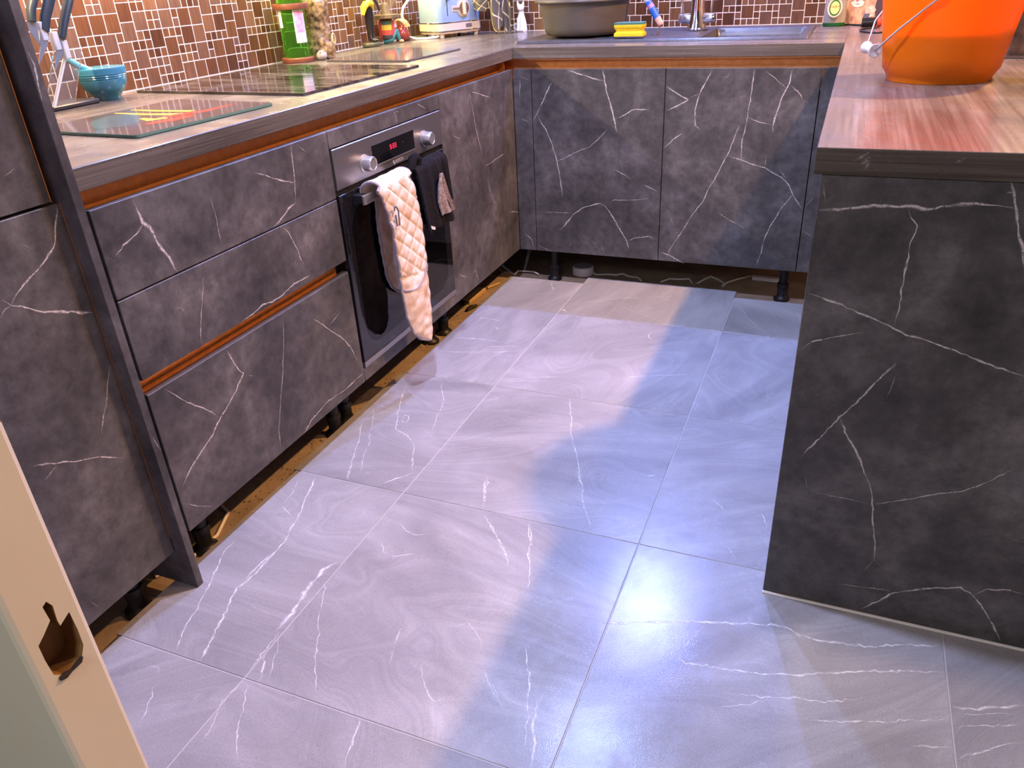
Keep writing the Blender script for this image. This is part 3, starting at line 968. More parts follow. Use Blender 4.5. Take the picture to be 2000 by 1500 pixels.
# --- peninsula
pc = thing('peninsula_cabinet', 'peninsula unit clad in dark stone-effect end panel with bold white veins', 'cabinet', (1.6, -0.8, 0.0))
obj('body', MB().box(1.185, 1.72, -1.58, -0.02, 0.12, 0.78), CARCASS, parent=pc)
front(pc, 'side_panel', 1, 1.1608, 2.05, 0.0012, ZW - TH - 0.001, [
    (E6([(432, 372), (540, 368), (640, 358), (740, 350), (850, 358), (950, 358), (1050, 370), (1160, 345), (1280, 340), (1400, 355), (1545, 368)]), 4.4),
    (E6([(1515, 215), (1530, 270), (1550, 370), (1555, 470), (1575, 570), (1587, 720)]), 4.6),
    (E6([(930, 370), (945, 420), (980, 465), (945, 560), (925, 690), (895, 820), (875, 950), (850, 1035)]), 3.0),
    (E6([(367, 842), (450, 870), (560, 910), (650, 955), (760, 1000), (850, 1040), (920, 1075), (1000, 1095), (1110, 1140), (1260, 1195), (1400, 1250), (1500, 1285), (1587, 1310)]), 3.4),
    (E6([(312, 1170), (390, 1115), (500, 1095), (680, 1065)]), 2.0), ([(1750, 708), (1700, 760), (1640, 815), (1600, 855), (1563, 893)], 3.0),
    (E6([(860, 1300), (820, 1440)]), 1.6), (E6([(778, 310), (775, 350)]), 3.2), (E6([(460, 225), (475, 330)]), 1.6), (E6([(1490, 280), (1535, 275)]), 3.4), (E6([(1160, 355), (1290, 348)]), 4.0),
    ([(1640, 815), (1665, 870), (1682, 902)] + E8([(720, 60), (745, 110), (757, 215), (762, 300), (770, 400), (767, 485)]), 3.4),
    (E8([(757, 215), (880, 195), (1040, 165), (1190, 148), (1300, 112), (1400, 65), (1470, 30)]), 2.6), (E8([(767, 485), (720, 540)]), 1.8), (E8([(767, 485), (800, 515)]), 1.4),
    (E8([(690, 725), (780, 690), (860, 645), (950, 632), (1050, 620), (1190, 618), (1250, 655), (1300, 720), (1350, 800), (1388, 880)]), 3.8),
    (E8([(590, 600), (700, 612), (830, 632), (860, 645)]), 1.8), (E8([(1250, 655), (1320, 625), (1430, 633), (1500, 650)]), 2.6), (E8([(430, 60), (445, 140)]), 1.8),
    (E8([(470, 150), (640, 185), (740, 210)]), 1.4), (E8([(1430, 375), (1500, 400)]), 2.4), (E8([(1200, 575), (1205, 600)]), 2.2), (E8([(910, 605), (915, 625)]), 2.0)],
    14, plane=-1.6029, label='dark end panel with bold white veins')
obj('side_panel', MB().box(1.1608, 1.1798, -1.5835, 0.02, 0.0012, ZW - TH - 0.001), STONE, parent=pc)
obj('sealant_bead', MB().tube([(1.160, -1.6055, 0.0018), (1.6, -1.6055, 0.0018), (2.05, -1.6055, 0.0018)], 0.0032, 6), mat('white_sealant', (0.74, 0.72, 0.66), 0.5), parent=pc)

# ------------------------------------------------------------------ worktop
wt = thing('worktop', 'continuous wood-grain laminate worktop running round three sides of the kitchen', 'worktop', (0.2, 0.2, ZW - TH))
obj('slab', MB().box(XW, -0.0008, -1.9675, YW, ZW - TH, ZW, 0.0015), WT_Y, parent=wt)
sb = obj('slab', MB().box(-0.0006, 1.1488, 0.0135, YW, ZW - TH, ZW, 0.0015), WT_X, parent=wt)
cut(sb, MB().box(0.63, 1.012, 0.19, 0.648, ZW - 0.1, ZW + 0.1), WT_X)
obj('slab', MB().box(1.1490, 2.12, -1.6016, YW, ZW - TH, ZW, 0.0010), WT_Y, parent=wt)
obj('edge_band', MB().box(1.1490, 2.12, -1.6024, -1.6016, ZW - TH, ZW - 0.0004, 0.0003), WT_X, parent=wt)

# ------------------------------------------------------------------ oven
ov = thing('oven', 'built-in single oven with steel fascia, two round knobs and black glass door', 'oven', (-0.25, -0.918, 0.129))
OY0, OY1 = -1.2165, -0.6195
obj('body', MB().box(-0.50, -0.012, OY0 + 0.016, OY1 - 0.016, 0.132, 0.755), CARCASS, parent=ov)
fa = obj('fascia', MB().box(-0.012, 0.004, OY0, OY1, 0.6600, 0.7630, 0.0015), STEEL, parent=ov, label='brushed steel control panel')
obj('display', MB().box(0.004, 0.0052, -1.036, -0.801, 0.6835, 0.7370, 0.0003), DISPLAY, parent=fa)
obj('display_trim', MB().box(0.004, 0.0060, -1.036, -0.801, 0.6810, 0.6833), KNOBSTEEL, parent=fa)
dg = MB()


def seg7(y, z, on):
    h, w, t = 0.0125, 0.0075, 0.0014
    S = {'a': (0, w, h - t, h), 'd': (0, w, 0, t), 'g': (0, w, h / 2 - t / 2, h / 2 + t / 2), 'f': (0, t, h / 2, h), 'e': (0, t, 0, h / 2), 'b': (w - t, w, h / 2, h), 'c': (w - t, w, 0, h / 2)}
    for k in on:
        a, b, c, d = S[k]
        dg.box(0.0052, 0.0056, y + a, y + b, z + c, z + d)


seg7(-0.942, 0.709, 'afgcd')
seg7(-0.927, 0.709, 'afgcd' if False else 'abgcd')
seg7(-0.915, 0.709, 'abgcd')
dg.box(0.0052, 0.0056, -0.9315, -0.930, 0.712, 0.7135).box(0.0052, 0.0056, -0.9315, -0.930, 0.717, 0.7185)
obj('clock_digits', dg, REDLED, parent=fa)
obj('indicator', MB().ell((0.0052, -0.868, 0.716), (0.0004, 0.0012, 0.0012), 8, 6), PRINTGREY, parent=fa)
for y in (-1.079, -0.739):
    k = obj('knob', MB().lathe([(0.0, 0.004), (0.024, 0.004), (0.024, 0.0065), (0.0205, 0.008), (0.0195, 0.030), (0.0175, 0.0335), (0.0155, 0.0335), (0.0150, 0.0325), (0.0, 0.0325)], (0, y, 0.7), 32, axis=(1, 0, 0)), KNOBSTEEL, parent=ov, smooth=35)
lg = text_mb('BOSCH', 0.0135, (0.0043, -0.896, 0.6700), (0, 1, 0), (0, 0, 1), 0.0002)
obj('lettering', lg, PRINTGREY, parent=fa)
em = MB()
em.tube([(0.0045, -0.928 + 0.0055 * math.cos(t), 0.6700 + 0.0055 * math.sin(t)) for t in [2 * math.pi * i / 24 for i in range(24)]], 0.0006, 5, closed=True)
em.box(0.0042, 0.0048, -0.9310, -0.9300, 0.6665, 0.6735).box(0.0042, 0.0048, -0.9260, -0.9250, 0.6665, 0.6735).box(0.0042, 0.0048, -0.930, -0.926, 0.6694, 0.6706)
obj('emblem', em, PRINTGREY, parent=fa)
obj('vent_gap', MB().box(-0.012, -0.006, OY0, OY1, 0.6465, 0.6600), BLACKPLASTIC, parent=ov)
dr = obj('oven_door', MB().box(-0.012, 0.004, OY0, OY1, 0.1665, 0.6465, 0.0012), BLACKGLASS, parent=ov, label='glossy black glass oven door')
win = MB()
pts = []
for (cy, cz, a0) in ((-0.72, 0.54, 0), (-1.12, 0.54, 90), (-1.12, 0.26, 180), (-0.72, 0.26, 270)):
    for i in range(7):
        a = math.radians(a0 + 15 * i)
        pts.append((0.0041, cy + 0.06 * math.cos(a), cz + 0.06 * math.sin(a)))
win.prism(pts, (0.0004, 0, 0))
obj('door_window', win, mat('tinted_window', (0.002, 0.002, 0.003), 0.04), parent=dr)
obj('bottom_trim', MB().box(-0.012, 0.005, OY0, OY1, 0.1490, 0.1660, 0.001), STEEL, parent=ov)
hd = obj('handle', MB().box(0.034, 0.042, -1.160, -0.672, 0.6130, 0.6345, 0.001), KNOBSTEEL, parent=ov, label='square steel handle bar')
for y in (-1.158, -0.704):
    obj('handle_bracket', MB().box(0.004, 0.034, y, y + 0.030, 0.6145, 0.6340, 0.001), BLACKPLASTIC, parent=hd)

# ------------------------------------------------------------------ double oven glove over the handle
def lerp_tab(tab, x):
    if x >= tab[0][0]:
        return tab[0][1]
    for (a, va), (b, vb) in zip(tab[:-1], tab[1:]):
        if b <= x <= a:
            return va + (vb - va) * (a - x) / (a - b)
    return tab[-1][1]


def fabric(name, col, var, scale, rough=0.9, bump=0.5, bscale=400, sheen=0.0):
    return mat(name, col, rough, var=var, scale=scale, bump=bump, bscale=bscale, sheen=sheen, spec=0.15)


QUILT = fabric('stained_cream_quilting', (0.86, 0.78, 0.70), (0.60, 0.42, 0.28), 22)
PIPING = fabric('grey_piping', (0.36, 0.31, 0.33), (0.30, 0.26, 0.28), 40)
gl = thing('oven_glove', 'cream quilted double oven glove with grey piping, hung over the oven handle', 'oven glove', (0.06, -1.02, 0.148))
LEFTE = [(0.66, -1.150), (0.62, -1.118), (0.52, -1.094), (0.36, -1.090), (0.26, -1.083), (0.20, -1.062), (0.168, -1.030), (0.150, -0.995)]
RIGHTE = [(0.66, -0.985), (0.62, -0.950), (0.52, -0.937), (0.37, -0.940), (0.24, -0.946), (0.18, -0.955), (0.160, -0.968), (0.150, -0.985)]
path = []
for i in range(10):
    a = math.pi * (1 - i / 9)
    path.append((0.038 + 0.027 * math.cos(a), 0.641 + 0.021 * math.sin(a)))
path = [(0.011, 0.600), (0.011, 0.62)] + path
zz = 0.641
while zz > 0.152:
    zz -= 0.0045
    s = (0.641 - zz) / 0.49
    path.append((0.065 + 0.020 * s ** 0.8, max(zz, 0.150)))
NC = 56
g = []
for (x, z) in path:
    zr = 0.66 if x < 0.065 - 1e-6 else min(z, 0.66)
    y0, y1 = lerp_tab(LEFTE, zr), lerp_tab(RIGHTE, zr)
    if x < 0.064:
        k = (x - 0.011) / 0.054
        y0, y1 = -1.118 - 0.010 * (1 - k), -0.952 - 0.012 * (1 - k)
    row = []
    for j in range(NC + 1):
        u = j / NC
        y = y0 + (y1 - y0) * u
        puff = 0.004 * (1 - abs(2 * u - 1) ** 6)
        if z > 0.372 - 0.035 * (u - 0.5):
            d1 = (y * 1.0 + z * 1.25) / 0.058
            d2 = (y * 1.0 - z * 1.05) / 0.060
            q = min(abs(math.sin(math.pi * d1)), abs(math.sin(math.pi * d2)))
            puff += 0.0056 * q ** 0.38
        else:
            puff += 0.008 * (1 - abs(2 * u - 1) ** 3) * min(1.0, (0.372 - z) / 0.03 + 0.3) + 0.0035 * noise.noise(Vector((y * 30, z * 45, 1)))
        edge_x = 0.0
        row.append((x + puff + edge_x, y, z))
    g.append(row)
obj('front_mitt', MB().sheet(g, 0.006), QUILT, parent=gl, smooth=60)
lb = [r[0] for r in g[1:]] + g[-1][1:-1] + [r[-1] for r in reversed(g[1:])]
obj('piping', MB().tube(lb, 0.0042, 7), PIPING, parent=gl, smooth=60)
band = [(0.0815 + 0.0115 * math.sin(math.pi * u) ** 0.5, -1.086 + 0.142 * u, 0.345 + 0.040 * u - 0.030 * math.sin(math.pi * u)) for u in [i / 14 for i in range(15)]]
obj('pocket_band', MB().tube(band, 0.0042, 6), PIPING, parent=gl, smooth=60)
# the mitt hanging behind the bar, against the door glass
bl = [pl(p, 0, 0.016) for p in [(735, 395), (738, 440), (748, 500), (757, 545), (768, 563), (784, 570)]]
g2 = []
for i in range(20):
    t = i / 19
    z = 0.615 - t * 0.315
    yl = lerp_tab([(p.z, p.y) for p in bl], z)
    row = []
    for j in range(13):
        u = j / 12
        y = yl + 0.165 * u * (1 if z > 0.34 else max(0.25, (z - 0.28) / 0.06))
        d1 = (y + z * 1.2) / 0.038
        d2 = (y - z * 1.1) / 0.038
        q = min(abs(math.sin(math.pi * d1)), abs(math.sin(math.pi * d2)))
        row.append((0.013 + 0.004 * q ** 0.6, y, z))
    g2.append(row)
obj('back_mitt', MB().sheet(g2, 0.005), QUILT, parent=gl, smooth=60)
obj('piping', MB().tube([r[0] for r in g2] + g2[-1][1:], 0.0042, 7), PIPING, parent=gl, smooth=60)
lp = [pl(p, 0, 0.092) for p in [(771, 412), (770, 405), (774, 404), (778, 412), (781, 440), (776, 441), (773, 420)]]
obj('hanging_loop', MB().tube(lp, 0.0034, 6, flat=0.5), mat('slate_tape', (0.12, 0.115, 0.15), 0.8), parent=gl)

# ------------------------------------------------------------------ black towel over the same handle
BLACKTERRY = fabric('black_terry', (0.006, 0.0055, 0.006), (0.016, 0.014, 0.015), 120, bump=1.0, bscale=700)
GREYTERRY = fabric('grey_terry', (0.42, 0.35, 0.34), (0.16, 0.13, 0.13), 160, bump=1.0, bscale=700)
tw = thing('hand_towel', 'crumpled black hand towel with grey end, hung over the oven handle', 'towel', (0.05, -0.81, 0.44))


def drape(y0, y1, zb, x_front, seed, lean=0.0, zback=0.5, wav=0.006):
    pth = [(0.012, zback), (0.012, 0.56), (0.012, 0.61)]
    for i in range(8):
        a = math.pi * (1 - i / 7)
        pth.append((0.038 + 0.026 * math.cos(a), 0.640 + 0.016 * math.sin(a)))
    n = 18
    for i in range(1, n + 1):
        pth.append((0.064 + (x_front - 0.064) * i / n, 0.640 - (0.640 - zb) * i / n))
    gg = []
    for i, (x, z) in enumerate(pth):
        row = []
        for j in range(22):
            u = j / 21
            s = max(0.0, (0.64 - z) / 0.2) if i > 6 else 0.0
            y = y0 + (y1 - y0) * u + lean * s * (0.3 + u)
            w = noise.noise(Vector((u * 5.5 + seed, z * 3.0, seed))) * wav * (1 + 1.6 * s) + 0.006 * math.sin(u * 13 + seed) * s
            row.append((x + max(w, -0.004) + 0.003, y, z + 0.004 * noise.noise(Vector((u * 4, seed, 2))) - (0.02 * (u - 0.5) ** 2 if i == len(pth) - 1 else 0)))
        gg.append(row)
    return gg


obj('front_fold', MB().sheet(drape(-0.918, -0.775, 0.462, 0.082, 2.1, 0.022), 0.007), BLACKTERRY, parent=tw, smooth=70)
obj('rear_fold', MB().sheet(drape(-0.80, -0.722, 0.515, 0.068, 5.3, 0.02, zback=0.44), 0.006), BLACKTERRY, parent=tw, smooth=70)
tp_ = [pl(p, 0, 0.090) for p in [(862, 338), (866, 350), (876, 380), (889, 408)]]
tq_ = [pl(p, 0, 0.090) for p in [(861, 340), (858, 365), (857, 395), (863, 421)]]
gg = [[a.lerp(b, u / 8) + Vector((0.004 * math.sin(u * 1.3 + i), 0, 0)) for u in range(9)] for i, (a, b) in enumerate([(tp_[0].lerp(tp_[1], 0), tq_[0]), (tp_[1], tq_[1]), (tp_[2], tq_[2]), (tp_[3], tq_[3])])]
obj('grey_end', MB().sheet(gg, 0.005), GREYTERRY, parent=tw, smooth=70, label='grey flecked end of the towel')
kn = MB()
kp = [pl(p, 0, 0.052) for p in [(800, 333), (805, 322), (806, 311), (811, 306), (816, 312), (814, 325)]]
kn.tube(kp, [0.010, 0.013, 0.014, 0.013, 0.014, 0.011], 9)
obj('bunched_corner', kn, BLACKTERRY, parent=tw, smooth=70)
a = pl((838, 446), 0, 0.086)
b = pl((850, 449), 0, 0.086)
obj('care_tag', MB().obox(a, b - a, (0.001, 0, 0), (0, 0.0005, 0.009)), WHITEPLASTIC, parent=tw)

# ------------------------------------------------------------------ doorway post (bottom left)
XJ = 0.75
post = obj('door_1', MB().box(0.625, XJ, -2.6680, -2.6225, ZS, 2.1, 0.004, 2), GLOSSPAINT, kind='structure')
mo = [pl(p, 0, XJ) for p in [(75, 1262), (86, 1240), (98, 1212), (83, 1186), (90, 1175), (103, 1183), (112, 1212), (118, 1222), (135, 1195), (152, 1230), (163, 1260), (160, 1285), (128, 1318), (105, 1318), (88, 1290)]]
cut(post, MB().prism([p + Vector((0.01, 0, 0)) for p in mo], (-0.028, 0, 0)), RAWWOOD)
cut(post, MB().box(XJ - 0.012, XJ + 0.01, -2.650, -2.60, 0.921, 1.02), RAWWOOD)
obj('torn_edge', MB().tube([pl(p, 0, XJ + 0.0005) for p in [(117, 1326), (128, 1318), (140, 1308), (156, 1290), (160, 1282)]], [0.0016, 0.0024, 0.0012, 0.002, 0.001], 6), mat('dark_splinters', (0.03, 0.02, 0.02), 0.9), parent=post)

# ------------------------------------------------------------------ hob and boards on the left run
def flat_poly(pxs, z):
    return [pl(p, 2, z) for p in pxs]


def slab_poly(corners, z0, z1, bev=0.004):
    """thin slab with rounded corners from four plan corners"""
    out = []
    n = len(corners)
    for i in range(n):
        p, a, b = Vector(corners[i]), Vector(corners[i - 1]), Vector(corners[(i + 1) % n])
        da, db = (a - p).normalized(), (b - p).normalized()
        for t in (0.0, 0.25, 0.5, 0.75, 1.0):
            q = p + da * bev * (1 - t) ** 2 + db * bev * t ** 2
            out.append(q)
    return MB().rings([[Vector((q.x, q.y, z0)) for q in out], [Vector((q.x, q.y, z1)) for q in out]])


hob = thing('induction_hob', 'smeared black glass hob set on the worktop under the mosaic wall', 'hob', (-0.39, -0.80, ZW))
obj('glass', slab_poly([(-0.690, -1.130, 0), (-0.098, -1.160, 0), (-0.082, -0.566, 0), (-0.672, -0.520, 0)], ZW + 0.0005, ZW + 0.0065), HOBGLASS, parent=hob)
rg = mat('hob_ring_print', (0.06, 0.055, 0.05), 0.2)
for (x, y, r) in ((-0.25, -1.0, 0.09), (-0.53, -0.98, 0.075), (-0.24, -0.72, 0.075), (-0.52, -0.70, 0.10)):
    obj('zone_ring', MB().lathe([(r, 0.0), (r + 0.002, 0.0), (r + 0.002, 0.0002), (r, 0.0002)], (x, y, ZW + 0.0064), 40, closed=True), rg, parent=hob)

GLASSBOARD = mat('brown_backed_glass', (0.085, 0.062, 0.050), 0.10, var=(0.12, 0.09, 0.07), scale=8)
GLASSEDGE = mat('green_glass_edge', (0.10, 0.20, 0.15), 0.15)
b1 = thing('chopping_board', 'glass chopping board printed with red and yellow chillies, nearest the tall panel', 'chopping board', (-0.23, -1.49, ZW))
cs = [(-0.425, -1.690, 0), (-0.100, -1.705, 0), (-0.080, -1.300, 0), (-0.415, -1.264, 0)]
obj('edge', slab_poly(cs, ZW + 0.001, ZW + 0.0060, 0.012), GLASSEDGE, parent=b1)
inn = [Vector((-0.25, -1.49, 0)).lerp(Vector(c), 0.985) for c in cs]
obj('face', slab_poly(inn, ZW + 0.0060, ZW + 0.0064, 0.012), GLASSBOARD, parent=b1)
zf = ZW + 0.0066


def blob(pxs, wid, m, name):
    P = [pl(p, 2, zf) for p in pxs]
    L, R = [], []
    for i, p in enumerate(P):
        t = (P[min(i + 1, len(P) - 1)] - P[max(i - 1, 0)]).normalized()
        s = Vector((-t.y, t.x, 0)) * wid[i]
        L.append(p + s)
        R.append(p - s)
    n = len(P)
    obj(name, MB().add(L + R, [(i, i + 1, n + i + 1, n + i) for i in range(n - 1)]), m, parent=b1)


REDP = mat('red_chilli_print', (0.62, 0.07, 0.03), 0.15)
YELP = mat('yellow_chilli_print', (0.75, 0.52, 0.08), 0.15)
X4 = lambda pts: cp(100, 180, 4.348, pts)
blob(X4([(680, 150), (900, 158), (1200, 160)]), [0.004, 0.010, 0.012], YELP, 'chilli_print')
blob(X4([(540, 178), (800, 188), (1100, 186)]), [0.004, 0.010, 0.014], YELP, 'chilli_print')
blob(X4([(765, 222), (850, 235), (980, 215)]), [0.006, 0.016, 0.012], YELP, 'chilli_print')
blob(X4([(805, 275), (900, 255), (1000, 240), (1200, 195)]), [0.006, 0.016, 0.020, 0.012], REDP, 'chilli_print')
blob(X4([(900, 222), (1100, 190), (1300, 160), (1560, 98)]), [0.006, 0.018, 0.014, 0.002], REDP, 'chilli_print')
pg = [pl(p, 2, zf - 0.0001) for p in X4([(330, 250), (480, 205), (700, 185), (780, 215), (760, 250), (620, 290), (400, 312), (340, 290)])]
obj('plate_print', MB().add(pg, [tuple(range(len(pg)))]), mat('slate_green_print', (0.10, 0.115, 0.10), 0.12), parent=b1)

b2 = thing('chopping_board', 'plain streaked glass chopping board beyond the hob', 'chopping board', (-0.38, -0.2, ZW))
obj('glass', slab_poly([(-0.550, -0.395, 0), (-0.205, -0.432, 0), (-0.190, -0.030, 0), (-0.540, 0.045, 0)], ZW + 0.001, ZW + 0.006, 0.01), mat('streaked_glass', (0.085, 0.075, 0.065), 0.10, var=(0.14, 0.125, 0.105), scale=5, stretch=(9, 1.5, 1)), parent=b2)

# ------------------------------------------------------------------ knife stand
ks = thing('knife_stand', 'clear acrylic knife stand on a dark foot beside the tall panel', 'knife stand', (-0.66, -1.40, ZW))
ACRY = mat('clear_acrylic', (0.92, 0.95, 0.93), 0.04, trans=0.95, ior=1.2)
obj('foot', MB().box(-0.735, -0.640, -1.505, -1.300, ZW + 0.0005, ZW + 0.012, 0.003), mat('dark_slate_foot', (0.03, 0.028, 0.027), 0.4), parent=ks)
ed = mat('acrylic_edge', (0.86, 0.88, 0.87), 0.30, trans=0.5, ior=1.3)
obj('sheet', MB().obox((-0.640, -1.465, ZW + 0.012), (0.004, 0, 0), (0, 0.085, 0.0), (0, 0.07, 0.125)), ACRY, parent=ks)
obj('sheet_edge', MB().obox((-0.642, -1.445, ZW + 0.012), (0.008, 0, 0), (0, 0.006, 0.0), (0, 0.078, 0.115)), ed, parent=ks)
for px in ((115, 100), (103 - 7, 83), (70, 64)):
    p = pl((px[0] + 12, px[1] - 2), 0, -0.630)
    obj('holder_slot', MB().box(-0.640, -0.622, p.y - 0.008, p.y + 0.008, p.z - 0.020, p.z + 0.022, 0.002), ed, parent=ks)
KH = mat('teal_black_handle', (0.020, 0.035, 0.045), 0.35)
KB = mat('blue_steel_blade', (0.22, 0.28, 0.34), 0.3, metal=0.6)
for i, (hp, bp_, lab) in enumerate((
        ([(72, -45), (66, -10), (60, 20), (62, 42)], [(62, 42), (66, 62), (78, 88)], 'dark handled knife in the acrylic stand, touching the tall panel'),
        ([(100, -50), (97, -5), (88, 35), (87, 60)], [(87, 60), (86, 90), (76, 126)], 'dark handled knife in the acrylic stand, middle of three'),
        ([(140, -45), (134, 0), (124, 45), (120, 74)], [(120, 74), (116, 105), (108, 138)], 'dark handled knife in the acrylic stand, closest to the teal mortar'))):
    H = [pl(p, 0, -0.626) for p in hp]
    Bq = [pl(p, 0, -0.626) for p in bp_]
    kt = thing('kitchen_knife', lab, 'knife', Bq[-1], 'knives in the stand')
    obj('handle', MB().tube(H, [0.011, 0.014, 0.013, 0.012], 10, flat=0.7), KH, parent=kt, smooth=50)
    d = [0.012, 0.010, 0.0008]
    L = [p + Vector((0, d[k], 0)) for k, p in enumerate(Bq)]
    R_ = [p - Vector((0, d[k], 0)) for k, p in enumerate(Bq)]
    bl_ = MB().rings([[L[k] + Vector((0.001, 0, 0)), R_[k] + Vector((0.001, 0, 0)), R_[k] - Vector((0.001, 0, 0)), L[k] - Vector((0.001, 0, 0))] for k in range(3)])
    obj('blade', bl_, KB, parent=kt)

# ------------------------------------------------------------------ mortar and pestle
TEAL = mat('teal_glaze', (0.035, 0.22, 0.27), 0.14, var=(0.05, 0.17, 0.26), scale=9)
mc = (-0.672, -1.246)
mo_ = thing('mortar', 'teal glazed mortar bowl with ridged rim and cream inside', 'mortar', (*mc, ZW))
obj('bowl', MB().lathe([(0.0, 0.0005), (0.030, 0.0005), (0.0325, 0.004), (0.034, 0.010), (0.044, 0.019), (0.0525, 0.031), (0.0575, 0.044), (0.0592, 0.052), (0.0580, 0.0535), (0.0605, 0.056), (0.0592, 0.0585), (0.0618, 0.061), (0.0605, 0.0635), (0.0625, 0.066), (0.0620, 0.072), (0.0630, 0.078), (0.0622, 0.081), (0.0595, 0.0812)], (*mc, ZW), 44), TEAL, parent=mo_, smooth=35)
obj('lining', MB().lathe([(0.0594, 0.0810), (0.0566, 0.0740), (0.0508, 0.0516), (0.0369, 0.0258), (0.0000, 0.0155)], (*mc, ZW), 40, cap0=False), mat('cream_glaze', (0.74, 0.66, 0.46), 0.3), parent=mo_, smooth=50)
ps = [pl((131, 116), 0, -0.70), pl((150, 127), 0, -0.69), pl((176, 140), 0, -0.675), Vector((-0.655, -1.225, ZW + 0.040))]
obj('pestle', MB().tube(ps, [0.0075, 0.0085, 0.011, 0.014], 12), TEAL, loc=ps[-1], smooth=50, label='teal pestle leaning in the mortar bowl', cat='pestle')

# ------------------------------------------------------------------ ornaments along the left wall
GREENG = mat('green_bottle_glass', (0.16, 0.62, 0.05), 0.05, trans=0.92, ior=1.3)
WOODRING = mat('red_brown_wood', (0.15, 0.045, 0.02), 0.4, var=(0.22, 0.075, 0.03), scale=30)
LABELW = mat('white_paper', (0.78, 0.74, 0.72), 0.7)
bc = (-0.672, -0.385)
bo = thing('bottle', 'tall green glass bottle with pink paper label in a wooden holder', 'bottle', (*bc, ZW))
obj('coaster', MB().lathe([(0.0, 0.0005), (0.056, 0.0005), (0.058, 0.004), (0.058, 0.014), (0.055, 0.017), (0.0, 0.017)], (*bc, ZW), 32), WOODRING, parent=bo, smooth=40)
obj('glass', MB().lathe([(0.0, 0.018), (0.044, 0.018), (0.0465, 0.024), (0.0465, 0.22), (0.040, 0.25), (0.018, 0.30), (0.0145, 0.32), (0.0145, 0.36), (0.0, 0.36)], (*bc, ZW), 32), GREENG, parent=bo, smooth=50)
obj('wooden_collar', MB().lathe([(0.0472, 0.190), (0.060, 0.190), (0.061, 0.193), (0.061, 0.205), (0.060, 0.208), (0.0472, 0.208)], (*bc, ZW - 0.018), 32, closed=True), WOODRING, parent=bo, smooth=40)


def wrap_label(name, c, r, a0, a1, z0, z1, m, parent):
    n = 8
    mb = MB()
    rows = [[(c[0] + r * math.cos(math.radians(a0 + (a1 - a0) * i / n)), c[1] + r * math.sin(math.radians(a0 + (a1 - a0) * i / n)), z) for i in range(n + 1)] for z in (z0, z1)]
    mb.sheet(rows, 0.0005)
    return obj(name, mb, m, parent=parent)


lbl = wrap_label('paper_label', bc, 0.0469, -48, 5, ZW + 0.065, ZW + 0.170, LABELW, bo)
wrap_label('label_print', bc, 0.0474, -42, 0, ZW + 0.098, ZW + 0.166, mat('pink_print', (0.55, 0.20, 0.32), 0.7, var=(0.75, 0.50, 0.55), scale=60), lbl)
wrap_label('paper_label', bc, 0.0469, -125, -100, ZW + 0.115, ZW + 0.170, LABELW, bo)

BARK = mat('carved_bark_brown', (0.06, 0.028, 0.010), 0.5, var=(0.42, 0.27, 0.10), scale=75, bump=1.0, bscale=90)
oc_ = (-0.648, -0.268)
ow = thing('carved_ornament', 'knobbly brown carved ornament with pale collar beside the green bottle', 'ornament', (*oc_, ZW))
mb = MB()
rr = []
for i in range(40):
    t = i / 39
    z = 0.001 + 0.20 * t
    base = 0.046 - 0.008 * t + 0.005 * math.sin(t * 9)
    ring = []
    for k in range(40):
        a = 2 * math.pi * k / 40
        r = base + 0.0065 * noise.noise(Vector((math.cos(a) * 3.2, math.sin(a) * 3.2, z * 55)))
        ring.append((oc_[0] + r * math.cos(a), oc_[1] + r * math.sin(a), ZW + z))
    rr.append(ring)
obj('carved_body', mb.rings(rr), BARK, parent=ow, smooth=60)
obj('collar', MB().lathe([(0.034, 0.185), (0.041, 0.187), (0.040, 0.215), (0.034, 0.222), (0.0, 0.222)], (*oc_, ZW), 24), mat('grey_green_collar', (0.30, 0.31, 0.24), 0.5), parent=ow, smooth=50)
obj('knot', MB().tube([Vector((oc_[0] + 0.046, oc_[1] + 0.012, ZW + 0.065)) + Vector((0.004, 0.010 * math.cos(t), 0.017 * math.sin(t))) for t in [2 * math.pi * i / 14 for i in range(14)]], 0.0028, 6, closed=True), mat('pale_knot', (0.60, 0.46, 0.22), 0.5), parent=ow, smooth=60)
mc2 = (-0.605, -0.335)
ms = thing('mouse_figurine', 'small pale mouse ornament at the foot of the carved ornament', 'ornament', (*mc2, ZW))
obj('body', MB().ell((mc2[0], mc2[1], ZW + 0.016), (0.017, 0.022, 0.017)), mat('pale_stone', (0.52, 0.46, 0.32), 0.5, var=(0.30, 0.28, 0.24), scale=70), parent=ms, smooth=60)
for s in (-1, 1):
    obj('ear', MB().ell((mc2[0] + 0.010, mc2[1] - 0.012 + 0.010 * s, ZW + 0.030), (0.004, 0.005, 0.005), 10, 8), mat('mouse_ear_%d' % (s + 1), (0.40, 0.36, 0.28), 0.6), parent=ms, smooth=60)
obj('foot', MB().ell((mc2[0] + 0.012, mc2[1] + 0.020, ZW + 0.005), (0.006, 0.006, 0.005), 10, 8), CABLEBLACK, parent=ms, smooth=60)

